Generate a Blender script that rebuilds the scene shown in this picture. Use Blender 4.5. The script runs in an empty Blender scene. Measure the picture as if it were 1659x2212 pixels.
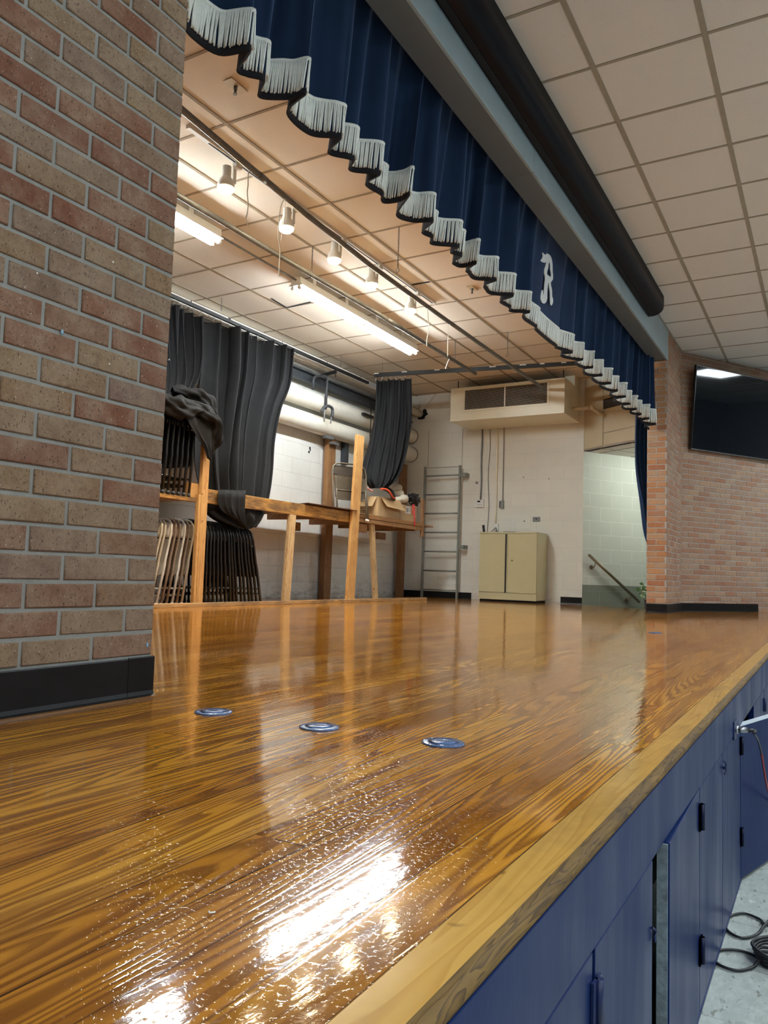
import bpy, math, random
from mathutils import Vector, Matrix, noise
from mathutils.geometry import tessellate_polygon
random.seed(7)
SC = bpy.context.scene
COL = SC.collection
PI = math.pi

# ---------------------------------------------------------------- camera, world, light, exposure
cam_d = bpy.data.cameras.new('camera'); cam = bpy.data.objects.new('camera', cam_d); COL.objects.link(cam)
cam_d.sensor_fit = 'HORIZONTAL'; cam_d.sensor_width = 36.0; cam_d.lens = 36.0*1665.0/1659.0
cam_d.clip_start = 0.02; cam_d.clip_end = 100
_r = Vector([0.865682, 0.499537, 0.032512]); _u = Vector([0.011498, -0.084771, 0.996334]); _f = Vector([-0.500462, 0.862135, 0.079128])
cam.matrix_world = Matrix(((_r.x,_u.x,-_f.x,0),(_r.y,_u.y,-_f.y,0),(_r.z,_u.z,-_f.z,.357),(0,0,0,1)))
SC.camera = cam
W = bpy.data.worlds.new('world'); SC.world = W; W.use_nodes = True
W.node_tree.nodes['Background'].inputs[0].default_value = (.75,.82,.9,1)
W.node_tree.nodes['Background'].inputs[1].default_value = 0.05
SC.view_settings.view_transform = 'Standard'; SC.view_settings.look = 'None'
SC.view_settings.gamma = 1; SC.view_settings.use_curve_mapping = False
SC.view_settings.exposure = 1.6
TUBE = 56.0      # stage fluorescent tubes, emission strength
TROFFER = 12.5    # hall ceiling light panels
SPOTFACE = 32.0  # warm flood bulbs on the track
SPOTW = 24.0     # watts of each flood lamp's beam
STAIRTUBE = 26.0

# ---------------------------------------------------------------- dimensions
XP = -1.641   # hall face of the proscenium wall
XJ = -1.868   # its stage face
YL = 1.564    # near edge of the opening
YR = 9.40     # far edge of the opening
YH = 10.40    # corner where the splayed hall wall starts
YW = 11.08    # far wall of the stage
XB = -6.08    # rear wall of the stage
HC = 3.356    # hall ceiling
SCZ = 3.290   # stage ceiling
ZH = -0.69    # hall floor (stage floor is 0)
XF = -0.285   # stage front face

# ---------------------------------------------------------------- materials
def rgb(c): return (c[0], c[1], c[2], 1)
class NM:
    def __init__(s, name, rough=.6, metal=0, spec=.5):
        s.m = bpy.data.materials.new(name); s.m.use_nodes = True
        s.t = s.m.node_tree; s.b = s.t.nodes['Principled BSDF']
        s.b.inputs['Roughness'].default_value = rough; s.b.inputs['Metallic'].default_value = metal
        s.b.inputs['Specular IOR Level'].default_value = spec
    def n(s, typ, **kw):
        nd = s.t.nodes.new(typ)
        for k, v in kw.items():
            if k.startswith('i_'):
                key = k[2:]; key = int(key) if key.isdigit() else key.replace('_',' ')
                s.set(nd.inputs[key], v)
            else: setattr(nd, k, v)
        return nd
    def set(s, inp, v):
        if hasattr(v, 'is_output') or isinstance(v, bpy.types.NodeSocket): s.t.links.new(v, inp)
        else: inp.default_value = v
    def coord(s, kind='Object', scale=(1,1,1), loc=(0,0,0)):
        tc = s.n('ShaderNodeTexCoord'); mp = s.n('ShaderNodeMapping')
        s.t.links.new(tc.outputs[kind], mp.inputs[0]); mp.inputs['Scale'].default_value = scale; mp.inputs['Location'].default_value = loc
        return mp.outputs[0]
    def noise(s, vec, scale, detail=3, rough=.55, dist=0):
        nd = s.n('ShaderNodeTexNoise'); s.t.links.new(vec, nd.inputs['Vector'])
        nd.inputs['Scale'].default_value = scale; nd.inputs['Detail'].default_value = detail
        nd.inputs['Roughness'].default_value = rough; nd.inputs['Distortion'].default_value = dist
        return nd.outputs[0]
    def math(s, op, a, b=0, c=None):
        nd = s.n('ShaderNodeMath', operation=op); s.set(nd.inputs[0], a); s.set(nd.inputs[1], b)
        if c is not None: s.set(nd.inputs[2], c)
        return nd.outputs[0]
    def ramp(s, fac, stops):
        nd = s.n('ShaderNodeValToRGB'); s.t.links.new(fac, nd.inputs[0]); e = nd.color_ramp.elements
        while len(e) < len(stops): e.new(.5)
        for el, (p, c) in zip(e, stops):
            el.position = p; el.color = rgb(c) if hasattr(c, '__len__') else (c,c,c,1)
        return nd.outputs[0]
    def mix(s, fac, a, b, mode='MIX'):
        nd = s.n('ShaderNodeMix', data_type='RGBA', blend_type=mode); s.set(nd.inputs[0], fac)
        for i, v in ((6,a),(7,b)):
            if isinstance(v, bpy.types.NodeSocket): s.t.links.new(v, nd.inputs[i])
            else: nd.inputs[i].default_value = rgb(v)
        return nd.outputs[2]
    def bump(s, h, strength=.3, dist=.01, normal=None):
        nd = s.n('ShaderNodeBump'); s.t.links.new(h, nd.inputs['Height'])
        nd.inputs['Strength'].default_value = strength; nd.inputs['Distance'].default_value = dist
        if normal is not None: s.t.links.new(normal, nd.inputs['Normal'])
        return nd.outputs[0]
    def out(s, color=None, rough=None, normal=None):
        if color is not None: s.set(s.b.inputs['Base Color'], rgb(color) if hasattr(color,'__len__') and not isinstance(color, bpy.types.NodeSocket) else color)
        if rough is not None: s.set(s.b.inputs['Roughness'], rough)
        if normal is not None: s.t.links.new(normal, s.b.inputs['Normal'])
        return s.m

def simple(name, c, rough=.6, metal=0, var=.12, scale=14, bump=0, bscale=120, spec=.5, dirt=None, stretch=(1,1,1)):
    m = NM(name, rough, metal, spec); v = m.coord('Object', stretch)
    n = m.noise(v, scale, 4)
    lo = tuple(max(0, x*(1-var)) for x in c); hi = tuple(min(1, x*(1+var)) for x in c)
    col = m.ramp(n, [(.3, lo), (.7, hi)])
    if dirt:
        d = m.ramp(m.noise(v, scale*.35, 5, .65), [(.52,0),(.72,1)]); col = m.mix(m.math('MULTIPLY', d, .6), col, dirt)
    nr = m.bump(m.noise(v, bscale, 3), bump, .004) if bump else None
    return m.out(col, None, nr)

def emis(name, c, s):
    m = NM(name); m.b.inputs['Base Color'].default_value = rgb(c)
    m.b.inputs['Emission Color'].default_value = rgb(c); m.b.inputs['Emission Strength'].default_value = s
    return m.m

# --- brick (every brick is modelled; its colour comes from a per-brick attribute)
def brick_mat(name, stops, pits=.75, chips=True):
    m = NM(name, .85, 0, .25); v = m.coord('Object')
    at = m.n('ShaderNodeAttribute', attribute_name='rnd')
    base = m.ramp(at.outputs['Fac'], stops)
    n1 = m.noise(v, 9, 5, .6)
    base = m.mix(m.ramp(n1, [(.35,.0),(.7,.55)]), base, (.37,.28,.20))
    n2 = m.noise(v, 60, 3); base = m.mix(m.ramp(n2, [(.3,.32),(.6,0)]), base, (.13,.07,.045))
    vs = m.coord('Object', (1,1,.55))
    pit = m.ramp(m.noise(vs, 260, 2, .5), [(.315,1),(.375,0)])
    col = m.mix(m.math('MULTIPLY', pit, pits), base, (.035,.022,.018))
    if chips:
        w = m.ramp(m.noise(m.coord('Object',(1,1,1),(3,1,5)), 230, 1), [(.735,0),(.76,1)])
        col = m.mix(m.math('MULTIPLY', w, .6), col, (.72,.66,.58))
    h = m.math('SUBTRACT', m.noise(v, 90, 4), pit)
    return m.out(col, None, m.bump(h, .35, .003))
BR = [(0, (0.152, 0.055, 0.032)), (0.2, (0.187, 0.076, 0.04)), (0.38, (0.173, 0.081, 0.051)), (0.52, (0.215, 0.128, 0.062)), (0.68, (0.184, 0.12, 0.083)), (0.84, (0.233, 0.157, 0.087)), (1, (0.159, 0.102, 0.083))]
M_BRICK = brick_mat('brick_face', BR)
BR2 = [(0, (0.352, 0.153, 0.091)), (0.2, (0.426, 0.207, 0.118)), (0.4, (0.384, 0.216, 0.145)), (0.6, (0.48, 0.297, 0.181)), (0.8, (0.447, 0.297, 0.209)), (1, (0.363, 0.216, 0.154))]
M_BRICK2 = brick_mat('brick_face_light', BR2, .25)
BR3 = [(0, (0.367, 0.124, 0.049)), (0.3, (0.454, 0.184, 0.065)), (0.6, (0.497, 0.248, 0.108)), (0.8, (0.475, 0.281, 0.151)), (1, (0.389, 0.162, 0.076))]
M_BRICK3 = brick_mat('brick_face_warm_lit', BR3, .25)  # far jamb only: warm stage light put into the brick colours
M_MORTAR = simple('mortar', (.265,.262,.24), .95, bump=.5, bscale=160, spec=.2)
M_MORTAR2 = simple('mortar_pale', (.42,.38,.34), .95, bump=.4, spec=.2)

# --- painted block walls (UV in metres)
def block_mat(name, c, line, wains=None, zsplit=.285, dirt=.3):
    m = NM(name, .55, 0, .35); uv = m.coord('UV'); v = m.coord('Object')
    bt = m.n('ShaderNodeTexBrick', offset=.5); m.t.links.new(uv, bt.inputs['Vector'])
    for k, val in (('Scale',1),('Mortar Size',.0045),('Mortar Smooth',.4),('Brick Width',.4064),('Row Height',.2032)): bt.inputs[k].default_value = val
    bt.inputs['Color1'].default_value = rgb(c); bt.inputs['Color2'].default_value = rgb(tuple(x*.97 for x in c)); bt.inputs['Mortar'].default_value = rgb(line)
    col = bt.outputs[0]
    sx = m.n('ShaderNodeSeparateXYZ'); m.t.links.new(v, sx.inputs[0])
    if wains:
        f = m.math('LESS_THAN', sx.outputs[2], zsplit); col = m.mix(f, col, m.mix(bt.outputs[1], wains, tuple(x*1.35 for x in wains)))
    big = m.ramp(m.noise(v, 1.4, 6, .65), [(.35,0),(.75,1)])
    low = m.ramp(m.math('MULTIPLY', sx.outputs[2], .8), [(0,1),(.16,.35),(.75,0)])
    sc = m.ramp(m.noise(m.coord('Object',(1,1,3)), 5, 6, .7), [(.45,0),(.62,1)])
    d = m.math('MULTIPLY', m.math('MAXIMUM', m.math('MULTIPLY', low, sc), m.math('MULTIPLY', big, .3)), dirt)
    col = m.mix(d, col, (.27,.235,.20))
    n1 = m.bump(m.math('MULTIPLY', bt.outputs[1], -1), .5, .004)
    n2 = m.bump(m.noise(v, 150, 3), .15, .003, n1)
    return m.out(col, None, n2)
M_BLOCK = block_mat('painted_block_cream', (.74,.72,.67), (.62,.60,.55), dirt=.75)
M_BLOCKFAR = block_mat('painted_block_buff', (.78,.755,.67), (.735,.71,.63), dirt=.4)
M_BLOCKST = block_mat('painted_block_stairwell', (.60,.63,.57), (.80,.82,.77), wains=(.21,.235,.20), dirt=.15)

# --- ceiling tile
def tile_mat(name, c):
    m = NM(name, .95, 0, .1); v = m.coord('Object')
    s = m.ramp(m.noise(v, 210, 2), [(.30,.55),(.45,0)])
    col = m.mix(s, c, tuple(x*.62 for x in c))
    col = m.mix(m.ramp(m.noise(v, .8, 3), [(.4,0),(.8,.22)]), col, tuple(x*.8 for x in c))
    return m.out(col, None, m.bump(m.noise(v, 240, 2), .25, .003))
M_TILE_H = tile_mat('ceiling_tile_hall', (.70,.685,.67))
M_TILE_S = tile_mat('ceiling_tile_stage', (.76,.665,.55))  # same tile as the hall, with warm stage light tinted into its colour
M_GRID_H = simple('ceiling_grid_hall', (.33,.30,.25), .9, var=.05, spec=.1)
M_GRID_S = simple('ceiling_grid_stage', (.33,.265,.19), .9, var=.08, spec=.1)

# --- varnished pine stage floor
def pine_floor():
    m = NM('varnished_pine_floor', .1, 0, .5)
    tc = m.n('ShaderNodeTexCoord'); sx = m.n('ShaderNodeSeparateXYZ'); m.t.links.new(tc.outputs['Object'], sx.inputs[0])
    x, y = sx.outputs[0], sx.outputs[1]
    px = m.math('DIVIDE', m.math('ADD', x, .35), .0815); ix = m.math('FLOOR', px)
    fx = m.math('SUBTRACT', px, ix)
    def wn(a):
        w = m.n('ShaderNodeTexWhiteNoise', noise_dimensions='1D'); m.t.links.new(a, w.inputs['W']); return w.outputs['Value'], w.outputs['Color']
    r1, _ = wn(ix)
    py = m.math('DIVIDE', m.math('ADD', y, m.math('MULTIPLY', r1, 7.0)), 2.9); iy = m.math('FLOOR', py); fy = m.math('SUBTRACT', py, iy)
    pid = m.math('ADD', m.math('MULTIPLY', ix, 7.13), m.math('MULTIPLY', iy, 3.71))
    r2, c2 = wn(pid)
    # contours of a stretched noise = flat-sawn growth rings
    cv = m.n('ShaderNodeCombineXYZ')
    m.set(cv.inputs[0], m.math('ADD', m.math('MULTIPLY', x, 9.0), m.math('MULTIPLY', r2, 40)))
    m.set(cv.inputs[1], m.math('ADD', m.math('MULTIPLY', y, .42), m.math('MULTIPLY', r2, 91)))
    m.set(cv.inputs[2], m.math('MULTIPLY', r2, 17))
    big = m.noise(cv.outputs[0], 1.0, 1.2, .4, .25)
    cw = m.n('ShaderNodeCombineXYZ'); m.set(cw.inputs[0], m.math('MULTIPLY', x, 34)); m.set(cw.inputs[1], m.math('MULTIPLY', y, 4.5)); 
    wig = m.noise(cw.outputs[0], 1.0, 2)
    k = m.math('ADD', 18.0, m.math('MULTIPLY', r2, 26))
    rg = m.math('FRACT', m.math('ADD', m.math('MULTIPLY', big, k), m.math('MULTIPLY', wig, .9)))
    ring = m.ramp(rg, [(0,.06),(.34,.0),(.62,.85),(.86,1.0),(1,.06)])
    fib = m.n('ShaderNodeCombineXYZ'); m.set(fib.inputs[0], m.math('MULTIPLY', x, 420)); m.set(fib.inputs[1], m.math('MULTIPLY', y, 9))
    fn = m.noise(fib.outputs[0], 1.0, 3, .6)
    light = m.ramp(r2, [(0,(.56,.240,.018)),(.3,(.68,.315,.030)),(.6,(.44,.165,.011)),(.8,(.60,.26,.02)),(1,(.74,.365,.042))])
    dark = m.ramp(r2, [(0,(.17,.048,.004)),(.5,(.125,.033,.003)),(1,(.20,.062,.006))])
    strength = m.math('MULTIPLY', ring, m.ramp(m.noise(cv.outputs[0], .7, 2), [(.3,.65),(.7,1)]))
    col = m.mix(strength, light, dark)
    col = m.mix(m.ramp(fn, [(.35,.30),(.6,0)]), col, (.26,.095,.014))
    cs = m.n('ShaderNodeCombineXYZ'); m.set(cs.inputs[0], m.math('ADD', m.math('MULTIPLY', x, 15), m.math('MULTIPLY', r2, 31))); m.set(cs.inputs[1], m.math('MULTIPLY', y, 1.3)); m.set(cs.inputs[2], r2)
    col = m.mix(m.ramp(m.noise(cs.outputs[0], 1.0, 3, .6, .8), [(.48,0),(.60,.65)]), col, (.19,.058,.007))
    # gaps
    gx = m.math('MINIMUM', fx, m.math('SUBTRACT', 1, fx)); gapx = m.math('LESS_THAN', gx, .016)
    gy = m.math('MINIMUM', fy, m.math('SUBTRACT', 1, fy)); gapy = m.math('LESS_THAN', gy, .0006)
    gap = m.math('MAXIMUM', gapx, gapy)
    gapn = m.math('MULTIPLY', gap, m.ramp(m.noise(m.coord('Object',(8,.9,1)), 2.2, 3), [(.35,.25),(.6,.95)]))
    col = m.mix(gapn, col, (.035,.014,.005))
    # scuffs, dents
    v = m.coord('Object')
    sc = m.ramp(m.noise(m.coord('Object',(3,1,1)), 30, 5, .7), [(.68,0),(.74,.5)]); col = m.mix(sc, col, (.17,.07,.02))
    h1 = m.noise(m.coord('Object',(1,.45,1)), 55, 3, .5)          # varnish orange peel
    h2 = m.noise(m.coord('Object',(1,.12,1)), 9, 2, .5)           # cupped boards, slow waves
    spk = m.ramp(m.noise(v, 150, 2, .6), [(.58,0),(.75,1)])
    patch = m.ramp(m.noise(v, 2.6, 3), [(.42,.25),(.62,1)])
    hh = m.math('ADD', m.math('MULTIPLY', h2, .9), m.math('ADD', m.math('MULTIPLY', h1, .30), m.math('MULTIPLY', m.math('MULTIPLY', spk, patch), .42)))
    hh = m.math('SUBTRACT', hh, m.math('MULTIPLY', gap, .5)); hh = m.math('SUBTRACT', hh, m.math('MULTIPLY', ring, .06))
    nr = m.bump(hh, .30, .0024)
    ro = m.ramp(m.noise(v, 3.1, 4), [(.3,.035),(.7,.075)])
    m.b.inputs['IOR'].default_value = 1.5
    sp = m.math('MULTIPLY_ADD', ring, -.22, .85); sp = m.math('MULTIPLY', sp, m.math('SUBTRACT', 1, m.math('MULTIPLY', gapn, .8)))
    m.set(m.b.inputs['Specular IOR Level'], m.math('MAXIMUM', sp, .03))
    ro = m.math('ADD', ro, m.math('MULTIPLY', ring, .03))
    return m.out(col, ro, nr)
M_PINE = pine_floor()

def wood_mat(name, light, dark, axis='z', rough=.6, scale=1, bump=.15, knots=True, grime=0):
    m = NM(name, rough, 0, .4)
    st = {'z':(16,16,1.2),'y':(16,1.2,16),'x':(1.2,16,16)}[axis]
    v = m.coord('Object', tuple(a*scale for a in st))
    n = m.noise(v, 1.0, 2, .5, .5); r = m.math('FRACT', m.math('MULTIPLY', n, 9))
    col = m.mix(m.ramp(r, [(0,.05),(.6,.35),(.92,1),(1,.05)]), light, dark)
    col = m.mix(m.ramp(m.noise(m.coord('Object'), 7, 4), [(.4,0),(.7,.4)]), col, dark)
    if knots: col = m.mix(m.ramp(m.noise(m.coord('Object'), 19, 1), [(.74,0),(.78,.8)]), col, tuple(x*.35 for x in dark))
    if grime: col = m.mix(m.ramp(m.noise(m.coord('Object',(1,.6,2)), 3.2, 5, .7), [(.45,0),(.62,grime)]), col, (.05,.035,.03))
    return m.out(col, None, m.bump(r, bump, .002))
M_MAPLE = wood_mat('maple_nosing', (.62,.365,.085), (.50,.265,.05), 'y', .16, .8, .06, grime=.25)
M_NOSE = wood_mat('worn_nosing_edge', (.26,.15,.04), (.09,.055,.025), 'y', .7, 4, .3, grime=.6)
M_POST = wood_mat('pine_post', (.62,.36,.13), (.40,.19,.055), 'z', .5)
M_POSTD = wood_mat('brown_post', (.30,.15,.06), (.17,.075,.03), 'z', .6)
M_POSTP = wood_mat('split_post', (.58,.42,.22), (.33,.19,.08), 'z', .7, 1.3, .4)
M_BEAM = wood_mat('yellow_beam', (.56,.30,.075), (.26,.11,.02), 'y', .5, .7, .2, grime=.7)
M_BEAMD = wood_mat('brown_beam', (.34,.18,.07), (.19,.085,.03), 'y', .6, .8)
M_CURB = wood_mat('curb_board', (.50,.30,.13), (.26,.14,.05), 'y', .55, 1, .2, grime=.6)
M_HARDB = simple('hardboard_brown', (.13,.06,.035), .55)

# --- fabrics
def cloth(name, c, sheen=.3, rough=.9, var=.15, sheencol=None):
    m = NM(name, rough, 0, .15); v = m.coord('Object')
    n = m.noise(v, 5, 4); col = m.ramp(n, [(.3,tuple(x*(1-var) for x in c)),(.7,tuple(x*(1+var) for x in c))])
    m.b.inputs['Sheen Weight'].default_value = sheen; m.b.inputs['Sheen Roughness'].default_value = .45
    if sheencol: m.b.inputs['Sheen Tint'].default_value = rgb(sheencol)
    return m.out(col, None, m.bump(m.noise(v, 420, 2), .12, .002))
M_VELVET = cloth('navy_velvet', (.0105,.027,.068), .55, .85, .12, (.30,.45,.85))
M_BLACKLIN = cloth('black_lining', (.018,.019,.024), .1)
M_BLACKCUR = cloth('charcoal_curtain', (.0145,.014,.0145), .0, .8, .12, (.7,.75,.85))
M_FRINGE = simple('white_rope_fringe', (.86,.90,.86), .8, var=.06, scale=40, bump=.6, bscale=300)
M_EMB = simple('white_felt_emblem', (.74,.78,.80), .8, var=.03)
M_RUBBER = simple('black_rubber_base', (.008,.008,.009), .35, var=.3, scale=8, spec=.3)

# --- metals, paint, plastic
M_BLUEGREY = simple('blue_grey_paint', (.29,.37,.41), .45, var=.05, scale=4)
M_NAVY = None
def navy_paint():
    m = NM('navy_gloss_paint', .28, 0, .07); v = m.coord('Object',(1,1,.25))
    col = m.ramp(m.noise(m.coord('Object'), 3, 4), [(.3,(.005,.017,.080)),(.7,(.007,.022,.096))])
    col = m.mix(m.ramp(m.noise(m.coord('Object',(1,1,.3),(1,2,3)), 40, 3), [(.68,0),(.72,.8)]), col, (.008,.012,.05))
    return m.out(col, m.ramp(m.noise(v, 6, 4), [(.3,.26),(.7,.42)]), m.bump(m.noise(v, 22, 4), .16, .004))
M_NAVY = navy_paint()
M_NAVYD = simple('dark_navy_hinge', (.008,.018,.08), .35)
M_GREYEDGE = simple('chipped_grey_paint', (.20,.25,.28), .7, var=.3, scale=50, bump=.6, bscale=60, dirt=(.06,.06,.06))
M_VOID = simple('dark_recess', (.006,.006,.008), .9)
M_SCREEN = simple('black_enamel_case', (.0035,.005,.010), .38, var=.1, spec=.12)
M_SCREENL = simple('dark_grey_case_side', (.010,.012,.015), .5, var=.1, spec=.12)
M_TVGLASS = NM('tv_glass', .05, 0, .5).out((.004,.006,.010))
M_BEZEL = simple('black_bezel', (.012,.012,.013), .3)
M_SILVER = simple('silver_trim', (.42,.43,.45), .3, 1)
M_STEEL = simple('galvanised_pipe', (.17,.175,.175), .5, .35, var=.2)
M_LADDER = simple('grey_ladder_paint', (.25,.26,.23), .5, .3)
M_CHAIN = simple('steel_chain', (.16,.16,.16), .4, .8)
M_HOOK = simple('nickel_hook', (.62,.62,.60), .25, 1)
M_TRACKB = simple('black_track', (.010,.011,.012), .45)
M_TRACKW = simple('white_track_strip', (.62,.60,.55), .5)
M_WHITE = simple('white_enamel', (.74,.72,.66), .4, var=.05)
M_CREAM = simple('cream_enamel', (.80,.735,.56), .4, var=.04, scale=3)
M_CAB = simple('khaki_cabinet_enamel', (.50,.44,.26), .38, var=.04, scale=3)
M_CABD = simple('cabinet_handle_black', (.012,.012,.012), .4)
M_GRILLE = simple('grille_slats', (.45,.41,.33), .4)
M_PIPEW = simple('white_pipe_jacket', (.70,.66,.57), .55, var=.08, scale=3, dirt=(.45,.34,.20))
M_STEELB = simple('dark_steel_beam', (.035,.040,.046), .55, var=.25)
M_BLKPIPE = simple('black_pipe_insulation', (.03,.032,.036), .6)
M_CARD = simple('cardboard', (.47,.31,.155), .75, var=.08, scale=6)
M_CARDD = simple('cardboard_shade_side', (.36,.22,.10), .75, var=.08, scale=6)
M_PAPER = simple('white_paper', (.75,.73,.68), .7)
M_INK = simple('black_ink', (.02,.02,.02), .7)
M_BLKCHAIR = simple('black_chair_enamel', (.012,.011,.011), .28, var=.2)
M_TANCHAIR = simple('tan_chair_enamel', (.52,.45,.34), .38, var=.1)
M_KHAKI = simple('khaki_chair_enamel', (.11,.085,.052), .55, var=.1)
M_KHAKI2 = simple('khaki_chair_panel', (.075,.056,.034), .5, var=.15)
M_BRNCHAIR = simple('brown_chair_enamel', (.22,.155,.105), .4, var=.25, scale=30)
M_PALECHAIR = simple('pale_grey_chair_enamel', (.60,.58,.52), .38, var=.1)
M_FOOTB = simple('black_rubber_foot', (.02,.02,.02), .6)
M_FOOTW = simple('white_rubber_foot', (.75,.72,.64), .6)
M_SEATB = simple('brown_seat_panel', (.055,.04,.028), .5)
M_DISC = simple('blue_painted_cover', (.07,.13,.28), .16, var=.35, scale=60, bump=.8, bscale=70)
M_STRING = simple('white_string', (.92,.90,.82), .8)
M_BRONZE = simple('brushed_bronze_rail', (.23,.19,.13), .35, .8)
M_LEAF = simple('ivy_leaf', (.07,.17,.05), .5, var=.5, scale=60)
M_LEAFP = simple('ivy_leaf_pale', (.35,.45,.30), .5)
M_POT = simple('dark_pot', (.03,.03,.03), .5)
M_PLASTIC = simple('white_plastic', (.78,.77,.72), .4, var=.02)
M_BLKPL = simple('black_plastic', (.015,.015,.016), .35)
M_GREYBOX = simple('grey_box', (.20,.20,.19), .45, .5)
M_RED = simple('red_ribbon', (.45,.02,.02), .6)
M_ORANGE = simple('orange_red_stripe', (.62,.075,.02), .7)
M_PINK = simple('pink_stripe', (.75,.33,.28), .7)
M_BAG = simple('black_bin_bag', (.010,.010,.012), .14, bump=.9, bscale=35)
M_FUR = simple('cream_plush', (.62,.56,.45), .95, bump=.5, bscale=180)
M_CABLE = simple('black_cable', (.012,.012,.013), .4)
M_CABLER = simple('red_cable', (.35,.015,.012), .45)
M_BEIGEPANEL = simple('beige_panel', (.55,.46,.31), .55, var=.05, scale=3)
M_RAWPATCH = simple('paint_patch', (.74,.72,.64), .5, var=.02)
M_TUBE = emis('fluorescent_tube_glow', (.86,.95,1.0), TUBE)
M_TUBE2 = emis('stair_light_glow', (.93,1.0,.94), STAIRTUBE)
M_TROF = emis('hall_light_panel_glow', (.82,.92,1.0), TROFFER)
M_BULB = emis('warm_bulb_glow', (1.0,.80,.50), SPOTFACE)

def vct():
    m = NM('hall_vinyl_tile', .22, 0, .45); v = m.coord('Object', (1,1,1), (.11,.02,0))
    bt = m.n('ShaderNodeTexBrick', offset=0); m.t.links.new(v, bt.inputs['Vector'])
    for k, val in (('Scale',1),('Mortar Size',.0012),('Mortar Smooth',.2),('Brick Width',.3048),('Row Height',.3048)): bt.inputs[k].default_value = val
    bt.inputs['Color1'].default_value = (.40,.44,.40,1); bt.inputs['Color2'].default_value = (.44,.47,.43,1); bt.inputs['Mortar'].default_value = (.14,.15,.14,1)
    s = m.ramp(m.noise(m.coord('Object',(1,.45,1)), 42, 5, .7), [(.42,0),(.66,.7)]); col = m.mix(s, bt.outputs[0], (.56,.60,.56))
    s2 = m.ramp(m.noise(m.coord('Object',(1,.5,1),(4,4,1)), 60, 3), [(.62,0),(.70,.8)]); col = m.mix(s2, col, (.20,.21,.17))
    return m.out(col, m.ramp(m.noise(v, 4, 4), [(.3,.15),(.7,.32)]), m.bump(m.noise(v, 30, 3), .06, .003))
M_VCT = vct()
M_HALLWALL = simple('hall_wall_paint', (.36,.35,.32), .7)

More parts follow.
